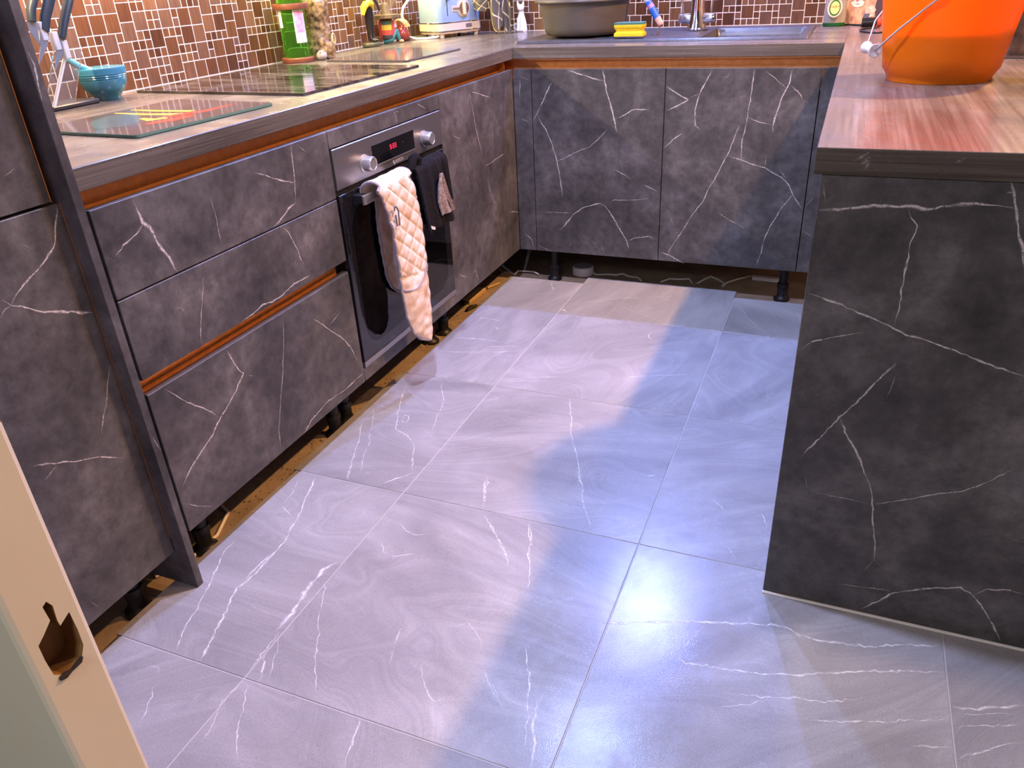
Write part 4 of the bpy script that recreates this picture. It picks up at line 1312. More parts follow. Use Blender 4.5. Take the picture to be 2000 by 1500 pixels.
bcx = (-0.715, -0.165)
bf = thing('bird_figurine', 'slim orange and white bird ornament with long black leg against the mosaic', 'ornament', (*bcx, ZW))
obj('body', MB().lathe([(0.0, 0.095), (0.012, 0.10), (0.022, 0.125), (0.025, 0.16), (0.022, 0.20), (0.014, 0.24), (0.0, 0.26)], (bcx[0], bcx[1], ZW), 20), mat('amber_glaze', (0.58, 0.26, 0.03), 0.25, var=(0.70, 0.45, 0.16), scale=25), parent=bf, smooth=60)
obj('breast', MB().ell((bcx[0] + 0.012, bcx[1] - 0.010, ZW + 0.115), (0.014, 0.014, 0.034)), mat('white_glaze', (0.75, 0.68, 0.55), 0.3), parent=bf, smooth=60)
obj('leg', MB().tube([(bcx[0] + 0.004, bcx[1] + 0.006, ZW + 0.12), (bcx[0] + 0.006, bcx[1] + 0.008, ZW + 0.05), (bcx[0] + 0.010, bcx[1] + 0.014, ZW + 0.008)], [0.0075, 0.006, 0.004], 8), CABLEBLACK, parent=bf, smooth=60)
obj('foot', MB().ell((bcx[0] + 0.018, bcx[1] + 0.014, ZW + 0.006), (0.020, 0.012, 0.006)), CABLEBLACK, parent=bf, smooth=60)

EBONY = mat('ebony', (0.020, 0.016, 0.012), 0.28)
YDRAPE = mat('yellow_cloth_glaze', (0.72, 0.55, 0.03), 0.4)
scx = (-0.690, 0.150)
sf = thing('statuette', 'slender black standing figure with yellow drape on an oval base', 'statuette', (*scx, ZW))
obj('base', MB().lathe([(0.0, 0.0005), (0.040, 0.0005), (0.043, 0.004), (0.042, 0.014), (0.039, 0.017), (0.0, 0.017)], (*scx, ZW), 28, sx=0.75, sy=1.15), mat('dark_olive_base', (0.07, 0.065, 0.03), 0.35), parent=sf, smooth=50)
fg = MB()
q = lambda x, y, z: (scx[0] + x, scx[1] + y, ZW + z)
fg.tube([q(0.022, -0.004, 0.022), q(0.002, -0.006, 0.030), q(0.0, -0.008, 0.075), q(0.002, -0.008, 0.125), q(0.0, -0.004, 0.155)], [0.006, 0.009, 0.012, 0.013, 0.017], 12)
fg.tube([q(0.024, 0.014, 0.022), q(0.004, 0.012, 0.030), q(0.002, 0.010, 0.075), q(0.004, 0.008, 0.125), q(0.0, 0.004, 0.155)], [0.006, 0.008, 0.011, 0.013, 0.017], 12)
fg.tube([q(0.0, 0.0, 0.150), q(0.0, -0.002, 0.185), q(0.0, -0.006, 0.225), q(0.0, -0.006, 0.245), q(0.0, -0.006, 0.258)], [0.018, 0.014, 0.020, 0.010, 0.007], 12)
fg.ell(q(0.0, -0.006, 0.275), (0.013, 0.012, 0.017))
fg.tube([q(0.0, 0.012, 0.232), q(0.012, 0.026, 0.195), q(0.022, 0.048, 0.150), q(0.024, 0.052, 0.132)], [0.008, 0.0065, 0.005, 0.0045], 9)
fg.tube([q(0.0, -0.024, 0.232), q(0.004, -0.034, 0.195), q(0.014, -0.022, 0.165)], [0.008, 0.0065, 0.005], 9)
obj('figure', fg, EBONY, parent=sf, smooth=60)
obj('drape', MB().tube([q(0.010, 0.020, 0.140), q(0.016, 0.006, 0.160), q(0.012, -0.018, 0.168), q(0.004, -0.034, 0.150), q(0.002, -0.044, 0.122)], [0.006, 0.012, 0.016, 0.014, 0.007], 10), YDRAPE, parent=sf, smooth=60)

hcx = (-0.690, 0.285)
hf = thing('hat_figurine', 'seated painted figurine under a wide brown hat with striped blanket and teal trousers', 'figurine', (*hcx, ZW))
HATB = mat('brown_straw', (0.16, 0.11, 0.045), 0.5, var=(0.09, 0.06, 0.03), scale=40)
h = lambda x, y, z: (hcx[0] + x, hcx[1] + y, ZW + z)
obj('torso', MB().lathe([(0.0, 0.020), (0.034, 0.022), (0.036, 0.05), (0.032, 0.085), (0.022, 0.10), (0.0, 0.10)], (*hcx, ZW), 24), mat('red_shirt_glaze', (0.55, 0.07, 0.04), 0.4), parent=hf, smooth=60)
for k, (z0, z1, c) in enumerate(((0.024, 0.036, (0.03, 0.03, 0.03)), (0.036, 0.055, (0.50, 0.06, 0.03)), (0.055, 0.075, (0.62, 0.38, 0.03)), (0.075, 0.092, (0.04, 0.10, 0.06)))):
    wrap_label('blanket_stripe', (hcx[0], hcx[1]), 0.0385 - 0.05 * (z0 - 0.024), -95, -25, ZW + z0, ZW + z1, mat('blanket_%d' % k, c, 0.6), hf)
obj('sash', MB().obox(h(0.030, 0.008, 0.062), (0.004, 0, 0), (0.0, 0.018, 0), (0, 0, 0.024)), mat('pale_sash', (0.62, 0.50, 0.36), 0.6), parent=hf)
TEALT = mat('teal_trousers', (0.05, 0.24, 0.22), 0.45)
obj('thigh', MB().tube([h(-0.01, -0.018, 0.012), h(0.022, -0.010, 0.018), h(0.030, 0.020, 0.050)], [0.012, 0.014, 0.012], 10), TEALT, parent=hf, smooth=60)
obj('thigh', MB().tube([h(0.030, 0.020, 0.052), h(0.034, 0.028, 0.030), h(0.036, 0.034, 0.014)], [0.012, 0.011, 0.008], 10), TEALT, parent=hf, smooth=60)
obj('foot', MB().ell(h(0.044, 0.036, 0.007), (0.014, 0.008, 0.007)), mat('skin_glaze', (0.50, 0.30, 0.16), 0.5), parent=hf, smooth=60)
hat = obj('hat', MB().lathe([(0.0, 0.098), (0.050, 0.098), (0.054, 0.101), (0.053, 0.112), (0.022, 0.114), (0.020, 0.118), (0.015, 0.150), (0.012, 0.158), (0.0, 0.160)], (hcx[0] + 0.004, hcx[1], ZW), 28), HATB, parent=hf, smooth=45)
obj('brim_top', MB().lathe([(0.022, 0.1122), (0.052, 0.1122), (0.052, 0.1134), (0.022, 0.1134)], (hcx[0] + 0.004, hcx[1], ZW), 28, closed=True), HATB, parent=hat)

rcx = (-0.685, 0.405)
rc_ = thing('hen_ornament', 'small round dark red glazed hen ornament with frilled comb', 'ornament', (*rcx, ZW))
REDG = mat('dark_red_glaze', (0.18, 0.015, 0.012), 0.18, var=(0.26, 0.05, 0.025), scale=25)
obj('body', MB().lathe([(0.0, 0.0005), (0.026, 0.0005), (0.034, 0.012), (0.034, 0.028), (0.027, 0.045), (0.016, 0.062), (0.0, 0.070)], (*rcx, ZW), 24), REDG, parent=rc_, smooth=60)
for i in range(3):
    y = -0.020 + 0.016 * i
    obj('frill', MB().tube([(rcx[0] + 0.030 * math.cos(a), rcx[1] + y + 0.004 * math.sin(3 * a), ZW + 0.040 + 0.046 * math.sin(a)) for a in [math.radians(20 + 14 * k) for k in range(11)]], 0.0055, 7), mat('orange_red_frill_%d' % i, (0.46, 0.09, 0.03), 0.3, var=(0.72, 0.42, 0.18), scale=60), parent=rc_, smooth=60)

# ------------------------------------------------------------------ toaster and its lead
BLUEP = mat('pale_blue_enamel', (0.22, 0.31, 0.42), 0.16, coat=0.4)
CREAMP = mat('cream_plastic', (0.58, 0.48, 0.36), 0.25)
u = Vector((0.46, 0.888, 0)).normalized()
v = Vector((-u.y, u.x, 0))
F0 = Vector((-0.545, 0.478, ZW))
TL, TW = 0.262, 0.168
to = thing('toaster', 'pale blue enamel toaster with cream base and round control dial', 'toaster', F0 + u * TL / 2 + v * TW / 2)


def rounded(z0, z1, inset, rad=0.035, th0=0.0):
    pts = []
    for (cx, cy, a0) in ((TL - rad - inset, rad + inset, -90), (TL - rad - inset, TW - rad - inset, 0), (rad + inset, TW - rad - inset, 90), (rad + inset, rad + inset, 180)):
        for k in range(7):
            a = math.radians(a0 + 15 * k)
            pts.append((cx + rad * math.cos(a), cy + rad * math.sin(a)))
    return [[F0 + u * x + v * y + Vector((0, 0, z)) for x, y in pts] for z in (z0, z1)]


obj('base', MB().rings(rounded(0.016, 0.026, 0.004) + rounded(0.026, 0.058, 0.0)), CREAMP, parent=to, smooth=40)
obj('chrome_band', MB().rings(rounded(0.0255, 0.0285, -0.0012)), CHROME, parent=to, smooth=40)
obj('chrome_band', MB().rings(rounded(0.0580, 0.0625, -0.0005)), CHROME, parent=to, smooth=40)
obj('body', MB().rings(rounded(0.0625, 0.175, 0.002) + rounded(0.188, 0.194, 0.012)), BLUEP, parent=to, smooth=50)
for x, y in ((0.035, 0.02), (TL - 0.035, 0.02), (0.035, TW - 0.02), (TL - 0.035, TW - 0.02)):
    obj('foot', MB().lathe([(0.010, 0.0003), (0.012, 0.016)], F0 + u * x + v * y, 14), CREAMP, parent=to, smooth=40)
fr = lambda x, z, d=0.0: F0 + u * x - v * (d - 0.002) + Vector((0, 0, z))
obj('lever_slot', MB().obox(fr(0.060, 0.088, 0.0002), u * 0.004, v * 0.002, (0, 0, 0.09)), CABLEBLACK, parent=to)
obj('lever', MB().obox(fr(0.056, 0.150, 0.016), u * 0.012, v * 0.014, (0, 0, 0.010), 0.002), mat('dark_knob', (0.06, 0.06, 0.08), 0.3), parent=to)
cpn = obj('control_plate', MB().rings([[fr(0.150 + 0.036 * math.cos(t) * (1.0), 0.115 + 0.036 * math.sin(t), d) for t in [2 * math.pi * i / 28 for i in range(28)]] for d in (-0.001, 0.003)]).obox(fr(0.088, 0.103, 0.0028), u * 0.050, v * 0.003, (0, 0, 0.024), 0.001), CREAMP, parent=to)
obj('dial', MB().rings([[fr(0.150 + r * math.cos(t), 0.115 + r * math.sin(t), d) for t in [2 * math.pi * i / 28 for i in range(28)]] for r, d in ((0.028, 0.003), (0.027, 0.010))]), CHROME, parent=to, smooth=40)
obj('dial_grip', MB().obox(fr(0.144, 0.088, 0.018), u * 0.012, v * 0.009, (0, 0, 0.054), 0.002), CREAMP, parent=to)
for k in range(3):
    obj('button', MB().rings([[fr(0.096 + 0.012 * k + 0.0045 * math.cos(t), 0.115 + 0.0045 * math.sin(t), d) for t in [2 * math.pi * i / 14 for i in range(14)]] for d in (0.003, 0.006)]), mat('brass_button_%d' % k, (0.18, 0.13, 0.08), 0.3), parent=to)
plate = obj('name_plate', MB().obox(fr(0.158, 0.036, 0.0035), u * 0.032, v * 0.002, (0, 0, 0.015)), mat('pewter_plate', (0.22, 0.19, 0.18), 0.35, metal=0.5), parent=to)
lead = [pl(p, 0, -0.715) for p in [(803, -30), (797, 0), (787, 15), (785, 28), (788, 45), (795, 58)]] + [Vector((-0.665, 0.432, ZW + 0.012)), Vector((-0.635, 0.44, ZW + 0.005)), Vector((-0.60, 0.455, ZW + 0.004)), Vector((-0.560, 0.49, ZW + 0.006)), Vector((-0.56, 0.53, ZW + 0.010))]
obj('power_lead', MB().tube(lead, 0.0055, 8), CABLEWHITE, loc=lead[-1], smooth=60, label='white power lead curling down the wall to the toaster', cat='cable')

# ------------------------------------------------------------------ checked tea towel hung from the toaster corner
def check_mat(name):
    m, nt, p = new_mat(name)
    L = nt.links
    tc = N(nt, 'ShaderNodeTexCoord')
    sp = N(nt, 'ShaderNodeSeparateXYZ')
    L.new(tc.outputs['UV'], sp.inputs[0])
    fs = []
    for ax in ('X', 'Y'):
        a = N(nt, 'ShaderNodeMath', operation='MULTIPLY')
        a.inputs[1].default_value = 2.2
        L.new(sp.outputs[ax], a.inputs[0])
        f = N(nt, 'ShaderNodeMath', operation='FRACT')
        L.new(a.outputs[0], f.inputs[0])
        c = N(nt, 'ShaderNodeMath', operation='LESS_THAN')
        c.inputs[1].default_value = 0.09
        L.new(f.outputs[0], c.inputs[0])
        fs.append(c)
    mxm = N(nt, 'ShaderNodeMath', operation='MAXIMUM')
    L.new(fs[0].outputs[0], mxm.inputs[0])
    L.new(fs[1].outputs[0], mxm.inputs[1])
    r = ramp(nt, [(0.0, (0.085, 0.072, 0.062)), (1.0, (0.52, 0.44, 0.30))])
    L.new(mxm.outputs[0], r.inputs['Fac'])
    L.new(r.outputs['Color'], p.inputs['Base Color'])
    p.inputs['Roughness'].default_value = 0.9
    return m


CHECK = check_mat('grey_check_cotton')


def cloth(name, g, th, m, parent):
    mb = MB().sheet(g, th)
    o = obj(name, mb, m, parent=parent, smooth=70)
    R, Cn = len(g), len(g[0])
    uv = o.data.uv_layers.new(name='UVMap')
    vals = [((i % (R * Cn)) % Cn / (Cn - 1), (i % (R * Cn)) // Cn / (R - 1)) for i in range(2 * R * Cn)]
    for lp_ in o.data.loops:
        a, b = vals[lp_.vertex_index]
        uv.data[lp_.index].uv = (0.7 * a + 0.55 * b, 1.1 * b - 0.5 * a)
    return o


tt = thing('tea_towel', 'dark grey checked tea towel hanging in folds beside the toaster', 'tea towel', (-0.36, 0.70, ZW))


def fold(pa, pb, plane, seed, n=12, mcols=10, amp=0.010):
    """cloth panel between two pixel edges, on a vertical plane facing the room"""
    A_ = [pl(p, 1, plane) for p in pa]
    B_ = [pl(p, 1, plane) for p in pb]
    g = []
    for i in range(n + 1):
        t = i / n * (len(A_) - 1)
        k = min(int(t), len(A_) - 2)
        a = A_[k].lerp(A_[k + 1], t - k)
        b = B_[k].lerp(B_[k + 1], t - k)
        g.append([a.lerp(b, j / mcols) + Vector((0, amp * math.sin(j / mcols * 7 + seed) + 0.006 * noise.noise(Vector((j * 0.4, i * 0.3, seed))), 0)) for j in range(mcols + 1)])
    return g


cloth('fold', fold([(916, -60), (917, 0), (918, 18)], [(952, -60), (951, 0), (948, 23)], 0.655, 0.5), 0.004, CHECK, tt)
cloth('fold', fold([(953, -60), (953, 0), (958, 40), (967, 68)], [(978, -60), (974, 0), (976, 20), (981, 48)], 0.668, 1.7), 0.004, CHECK, tt)
cloth('fold', fold([(972, -60), (974, 0), (980, 35), (988, 60)], [(1000, -60), (996, 0), (998, 25), (999, 62)], 0.700, 3.1), 0.004, CHECK, tt)

# ------------------------------------------------------------------ white china cat
WCH = mat('white_china', (0.82, 0.81, 0.81), 0.15)
kx = (-0.262, 0.775)
ct = thing('china_cat', 'white china cat sitting upright against the mosaic wall', 'ornament', (*kx, ZW))
e = lambda x, y, z: (kx[0] + x, kx[1] + y, ZW + z)
cb = MB().lathe([(0.0, 0.0005), (0.026, 0.0005), (0.028, 0.010), (0.025, 0.035), (0.019, 0.060), (0.013, 0.078), (0.011, 0.085), (0.0, 0.09)], (*kx, ZW), 24, sx=0.95, sy=0.8)
obj('body', cb, WCH, parent=ct, smooth=60)
hd_ = MB().ell(e(0.0, -0.004, 0.100), (0.0165, 0.015, 0.0155))
obj('head', hd_, WCH, parent=ct, smooth=60)
for s in (-1, 1):
    obj('ear', MB().lathe([(0.008, 0.0), (0.0055, 0.010), (0.0008, 0.022)], e(0.0105 * s, -0.004, 0.108), 10, sy=0.5, axis=(0.25 * s, 0, 1)), WCH, parent=ct, smooth=60)
obj('muzzle', MB().ell(e(0.0, -0.017, 0.095), (0.006, 0.004, 0.004), 10, 8), WCH, parent=ct, smooth=60)
for s in (-1, 1):
    obj('foreleg', MB().tube([e(0.009 * s, -0.016, 0.060), e(0.009 * s, -0.021, 0.030), e(0.009 * s, -0.024, 0.006)], [0.007, 0.006, 0.007], 9), WCH, parent=ct, smooth=60)
obj('tail', MB().tube([e(-0.026, 0.0, 0.006), e(-0.034, -0.006, 0.016), e(-0.031, -0.010, 0.030), e(-0.024, -0.012, 0.036)], [0.006, 0.006, 0.005, 0.004], 9), WCH, parent=ct, smooth=60)

# ------------------------------------------------------------------ sink, tap, basin, sponge, brush
SINKM = mat('wet_grey_composite', (0.045, 0.048, 0.056), 0.30, var=(0.07, 0.07, 0.08), scale=30, bump=0.25, bscale=120)
sk = thing('sink', 'dark grey composite sink with ribbed drainer and single bowl', 'sink', (0.5, 0.41, ZW))
SX0, SX1, SY0, SY1 = -0.045, 1.030, 0.150, 0.668


def sstep(a, b, x):
    t = min(1.0, max(0.0, (x - a) / (b - a)))
    return t * t * (3 - 2 * t)


def sink_z(x, y):
    d = min(x - SX0, SX1 - x, y - SY0, SY1 - y)
    z = 0.0095 * sstep(-0.001, 0.006, d) - 0.0045 * sstep(0.016, 0.024, d)
    if x < 0.655:
        dr_ = min(x - SX0 - 0.030, 0.640 - x, y - SY0 - 0.036, 0.60 - y)
        if dr_ > 0:
            z += -0.003 * sstep(0, 0.02, dr_)
            if x > 0.05:
                z += 0.0028 * sstep(0.02, 0.04, dr_) * max(0, math.sin((y - 0.2) / 0.055 * 2 * math.pi))
    db = min(x - 0.648, 0.998 - x, y - 0.206, 0.632 - y)
    if db > 0:
        z = 0.004 - 0.165 * sstep(0.0, 0.030, db)
    return z


xs = sorted(set([round(SX0 + (SX1 - SX0) * i / 110, 5) for i in range(111)] + [SX0 + k for k in (0.002, 0.004, 0.007)] + [SX1 - k for k in (0.002, 0.004, 0.007)]))
ys = sorted(set([round(SY0 + (SY1 - SY0) * i / 80, 5) for i in range(81)] + [SY0 + k for k in (0.002, 0.004)] + [SY1 - k for k in (0.002, 0.004)]))
sv = [(x, y, ZW + 0.0003 + sink_z(x, y)) for y in ys for x in xs]
nx = len(xs)
sfc = [(j * nx + i, j * nx + i + 1, (j + 1) * nx + i + 1, (j + 1) * nx + i) for j in range(len(ys) - 1) for i in range(nx - 1)]
obj('basin_and_drainer', MB().add(sv, sfc), SINKM, parent=sk, smooth=50)
obj('waste', MB().lathe([(0.0, 0.0), (0.038, 0.0), (0.040, 0.003), (0.030, 0.004), (0.0, 0.002)], (0.82, 0.42, ZW - 0.160), 24), CHROME, parent=sk, smooth=40)

tx = (0.577, 0.575)
tap = thing('tap', 'chrome mixer tap with cone body and two lever handles behind the sink', 'tap', (*tx, ZW + 0.004))
obj('body', MB().lathe([(0.0, 0.006), (0.042, 0.006), (0.042, 0.010), (0.037, 0.014), (0.030, 0.05), (0.026, 0.09), (0.0245, 0.16), (0.0, 0.16)], (*tx, ZW), 28), CHROME, parent=tap, smooth=40)
obj('spout', MB().tube([(tx[0], tx[1], ZW + 0.155), (tx[0], tx[1], ZW + 0.26), (tx[0], tx[1] - 0.02, ZW + 0.31), (tx[0] + 0.02, tx[1] - 0.09, ZW + 0.33), (tx[0] + 0.04, tx[1] - 0.16, ZW + 0.30), (tx[0] + 0.045, tx[1] - 0.17, ZW + 0.27)], 0.016, 14), CHROME, parent=tap, smooth=60)
for s in (-1, 1):
    a = Vector((tx[0], tx[1], ZW + 0.042))
    hnd = obj('handle', MB().lathe([(0.0, 0.022), (0.0175, 0.022), (0.0175, 0.070), (0.016, 0.073), (0.0, 0.073)], a, 20, axis=(s, -0.1, 0.12)), CHROME, parent=tap, smooth=40)
    t0 = a + Vector((s * 0.055, -0.005, 0.014))
    obj('lever', MB().tube([t0, t0 + Vector((s * 0.004, -0.004, 0.04)), t0 + Vector((s * 0.010, -0.010, 0.085))], 0.0042, 8), CHROME, parent=hnd, smooth=60)

GREYBOWL = mat('grey_brown_plastic', (0.120, 0.105, 0.085), 0.38, var=(0.095, 0.082, 0.070), scale=5)
wx = (0.150, 0.432)
zb0 = ZW + 0.0105
wb = thing('washing_up_bowl', 'round grey plastic washing-up bowl standing on the drainer', 'bowl', (*wx, zb0))
obj('shell', MB().lathe([(0.0, 0.0), (0.135, 0.0), (0.150, 0.003), (0.160, 0.014), (0.166, 0.03), (0.183, 0.128), (0.184, 0.128), (0.186, 0.124), (0.186, 0.132), (0.180, 0.132), (0.163, 0.03), (0.150, 0.010), (0.0, 0.006)], (*wx, zb0), 56), GREYBOWL, parent=wb, smooth=40)
obj('rim', MB().lathe([(0.182, 0.124), (0.199, 0.122), (0.201, 0.126), (0.199, 0.133), (0.182, 0.134)], (*wx, zb0), 56, closed=True), GREYBOWL, parent=wb, smooth=40)

sp0 = pl((1203, 76.5), 2, ZW + 0.0045)
sp = thing('sponge', 'yellow grooved sponge with green scouring top beside the washing-up bowl', 'sponge', (0.385, 0.262, ZW + 0.006))
prof = [(0.0, 0.0), (0.0, 0.010), (0.006, 0.015), (0.007, 0.020), (0.002, 0.027), (0.0, 0.034), (0.0, 0.040)]
sx0, sx1, sy0, sy1 = 0.324, 0.438, 0.237, 0.300
ringsq = []
for ins, z in prof:
    pts = []
    for (cx, cy, a0) in ((sx1 - 0.008 - ins, sy0 + 0.008 + ins, -90), (sx1 - 0.008 - ins, sy1 - 0.008 - ins, 0), (sx0 + 0.008 + ins, sy1 - 0.008 - ins, 90), (sx0 + 0.008 + ins, sy0 + 0.008 + ins, 180)):
        for k in range(4):
            a = math.radians(a0 + 30 * k)
            pts.append((cx + 0.008 * math.cos(a), cy + 0.008 * math.sin(a), ZW + 0.0125 + z))
    ringsq.append(pts)
obj('foam', MB().rings(ringsq), mat('yellow_foam', (0.82, 0.60, 0.02), 0.8, var=(0.70, 0.48, 0.01), scale=60, bump=0.6, bscale=400), parent=sp, smooth=50)
obj('scourer', MB().rings([[(p[0], p[1], p[2]) for p in ringsq[-1]], [(p[0], p[1], p[2] + 0.007) for p in ringsq[-1]]]), mat('green_scourer', (0.06, 0.17, 0.13), 0.95, bump=1.0, bscale=500), parent=sp)

br = thing('scraper', 'small scraper with blue and pink patterned handle standing on the drainer', 'scraper', pl((1278, 74), 1, 0.40))
hp_ = [pl(p, 1, 0.40) for p in [(1250, -28), (1264, 0), (1278, 25), (1290, 46)]]
obj('handle', MB().tube(hp_, [0.0125, 0.0135, 0.0135, 0.012], 14), mat('blue_flecked_pattern', (0.02, 0.10, 0.50), 0.35, var=(0.03, 0.16, 0.60), scale=30), parent=br, smooth=50)
obj('handle_print', MB().tube([hp_[1].lerp(hp_[2], 0.35), hp_[1].lerp(hp_[2], 0.62)], 0.01375, 14), mat('pink_fleck_print', (0.02, 0.10, 0.50), 0.35, var=(0.80, 0.30, 0.36), scale=150), parent=br, smooth=50)
obj('handle_print', MB().tube([hp_[2].lerp(hp_[3], 0.45), hp_[2].lerp(hp_[3], 1.0)], [0.0132, 0.0122], 14), mat('coral_cream_print', (0.78, 0.26, 0.24), 0.35, var=(0.75, 0.62, 0.45), scale=60), parent=br, smooth=50)
obj('handle_print', MB().tube([hp_[0].lerp(hp_[1], 0.75), hp_[1].lerp(hp_[2], 0.10)], 0.0137, 14), mat('white_blue_print', (0.70, 0.66, 0.66), 0.35, var=(0.05, 0.16, 0.52), scale=60), parent=br, smooth=50)
obj('end_ring', MB().tube([hp_[-1], hp_[-1].lerp(hp_[-2], -0.12)], 0.0118, 14), mat('coral_cap', (0.75, 0.24, 0.20), 0.4), parent=br, smooth=50)
nk = [pl(p, 1, 0.40) for p in [(1290, 50), (1286, 60), (1279, 70)]]
obj('neck', MB().tube(nk, [0.004, 0.006, 0.009], 8, flat=0.5), mat('worn_metal', (0.45, 0.36, 0.32), 0.35, metal=0.7), parent=br, smooth=50)
bb = pl((1280, 73), 1, 0.40)
obj('blade', MB().obox(bb + Vector((-0.016, -0.003, -0.004)), (0.030, 0, 0), (0, 0.006, 0), (-0.004, 0, 0.014)), CABLEBLACK, parent=br)

# ------------------------------------------------------------------ right-hand corner: bottle, picture, torch
fx = (1.090, 0.675)
fy = thing('washing_up_liquid', 'clear washing-up liquid bottle with green base and round yellow label', 'bottle', (*fx, ZW))
obj('bottle', MB().lathe([(0.0, 0.013), (0.040, 0.013), (0.041, 0.03), (0.039, 0.08), (0.030, 0.125), (0.016, 0.155), (0.012, 0.16), (0.0, 0.16)], (*fx, ZW), 30, sy=0.6), mat('clear_plastic', (0.72, 0.68, 0.58), 0.08, trans=0.7, ior=1.25), parent=fy, smooth=50)
obj('liquid', MB().lathe([(0.0, 0.0006), (0.038, 0.0006), (0.041, 0.004), (0.041, 0.0125), (0.0, 0.0125)], (*fx, ZW), 30, sy=0.6), mat('green_liquid', (0.01, 0.10, 0.02), 0.15), parent=fy, smooth=50)
lc = pl((1631, 15), 1, 0.640)
disc = lambda r, d, sx=1.0: MB().rings([[lc + Vector((r * sx * math.cos(t), -d - k, r * math.sin(t))) for t in [2 * math.pi * i / 32 for i in range(32)]] for k in (0.0, 0.0006)])
lb0 = obj('label_back', disc(0.034, 0.004, 0.8), mat('pale_green_label', (0.62, 0.55, 0.42), 0.4), parent=fy)
obj('label_ring', disc(0.028, 0.0048, 0.72), mat('dark_green_label', (0.015, 0.15, 0.02), 0.4), parent=lb0)
obj('label_disc', disc(0.0225, 0.0056, 0.74), mat('yellow_label', (0.85, 0.78, 0.25), 0.4), parent=lb0)
obj('lettering', text_mb('FAIRY', 0.0135, lc + Vector((0.0, -0.0066, 0.003)), (1, 0, 0), (0, 0, 1), 0.0002), mat('red_lettering', (0.62, 0.08, 0.02), 0.5), parent=lb0)

kp0 = pl((1649, 47), 1, 0.735)
ki = thing('kitten_picture', 'small print of a tabby kitten propped against the mosaic wall', 'picture', kp0 + Vector((0.07, 0, 0)))
kz = ZW + 0.001
card = obj('card', MB().obox((kp0.x, 0.735, kz), (0.150, 0, 0), (0, 0.003, 0), (0, 0.03, 0.165)), mat('tabby_fur_print', (0.62, 0.36, 0.18), 0.4, var=(0.10, 0.05, 0.03), scale=42, detail=6, stretch=(1, 1, 0.6)), parent=ki)


def patch(name, cxp, r, m, d, irregular=0.0):
    c = pl(cxp, 1, 0.735)
    c.y = 0.735 + 0.03 / 0.165 * (c.z - kz) - d
    pts = [c + Vector((r[0] * math.cos(t) * (1 + irregular * math.sin(5 * t)), 0.18 * r[1] * math.sin(t), r[1] * math.sin(t))) for t in [2 * math.pi * i / 24 for i in range(24)]]
    obj(name, MB().prism(pts, (0, -0.0004, 0)), m, parent=card)


patch('background_print', (1718, 14), (0.016, 0.040), mat('plum_print', (0.045, 0.02, 0.028), 0.4), 0.0006)
patch('muzzle_print', (1675, 7), (0.024, 0.013), mat('cream_fur_print', (0.80, 0.66, 0.48), 0.4, var=(0.6, 0.42, 0.28), scale=60), 0.0008, 0.06)
patch('chest_print', (1700, 22), (0.018, 0.020), mat('pale_fur_print', (0.72, 0.55, 0.38), 0.4, var=(0.40, 0.24, 0.14), scale=70), 0.0006, 0.12)
patch('nose_print', (1675, 1), (0.006, 0.005), mat('pink_nose_print', (0.60, 0.10, 0.10), 0.4), 0.0014)
patch('mouth_print', (1675, 8), (0.008, 0.0012), mat('dark_mouth_print', (0.10, 0.04, 0.04), 0.4), 0.0014)

tr = thing('torch', 'short black torch with red end cap lying by the picture', 'torch', (1.215, 0.55, ZW))
t0, t1 = Vector((1.190, 0.56, ZW + 0.0175)), Vector((1.244, 0.56, ZW + 0.0175))
obj('barrel', MB().lathe([(0.0, 0.0), (0.016, 0.001), (0.0165, 0.02), (0.0165, 0.052), (0.0, 0.054)], t0, 20, axis=(1, 0, 0.03)), mat('glossy_black', (0.012, 0.011, 0.012), 0.2), parent=tr, smooth=40)
obj('cap', MB().lathe([(0.0, 0.0), (0.0168, 0.0), (0.0168, 0.012), (0.012, 0.016), (0.0, 0.016)], t1, 20, axis=(1, 0, 0.03)), mat('red_cap', (0.62, 0.05, 0.02), 0.35), parent=tr, smooth=40)
obj('clip', MB().obox((1.190, 0.556, ZW + 0.032), (0.020, 0, 0.0), (0, 0.010, 0), (0.006, 0, 0.016)), mat('blue_grey_clip', (0.10, 0.11, 0.15), 0.35), parent=tr)
bcab = [pl(p, 2, ZW + 0.003) for p in [(1643, 48), (1660, 48), (1680, 49), (1700, 52), (1712, 54), (1690, 55), (1680, 58), (1682, 61), (1695, 63), (1712, 64), (1730, 62)]]
obj('black_lead', MB().tube(bcab, 0.0032, 7), CABLEBLACK, loc=bcab[4], smooth=60, label='thin black lead looping on the worktop by the torch', cat='cable')

# ------------------------------------------------------------------ orange bucket
def bucket_mat(name):
    m, nt, p = new_mat(name)
    L = nt.links
    p.inputs['Base Color'].default_value = (1.0, 0.25, 0.003, 1)
    p.inputs['Roughness'].default_value = 0.32
    tr_ = N(nt, 'ShaderNodeBsdfTranslucent')
    tr_.inputs['Color'].default_value = (1.0, 0.32, 0.005, 1)
    mx = N(nt, 'ShaderNodeMixShader')
    mx.inputs[0].default_value = 0.45
    L.new(p.outputs[0], mx.inputs[1])
    L.new(tr_.outputs[0], mx.inputs[2])
    L.new(mx.outputs[0], nt.nodes['Material Output'].inputs['Surface'])
    return m


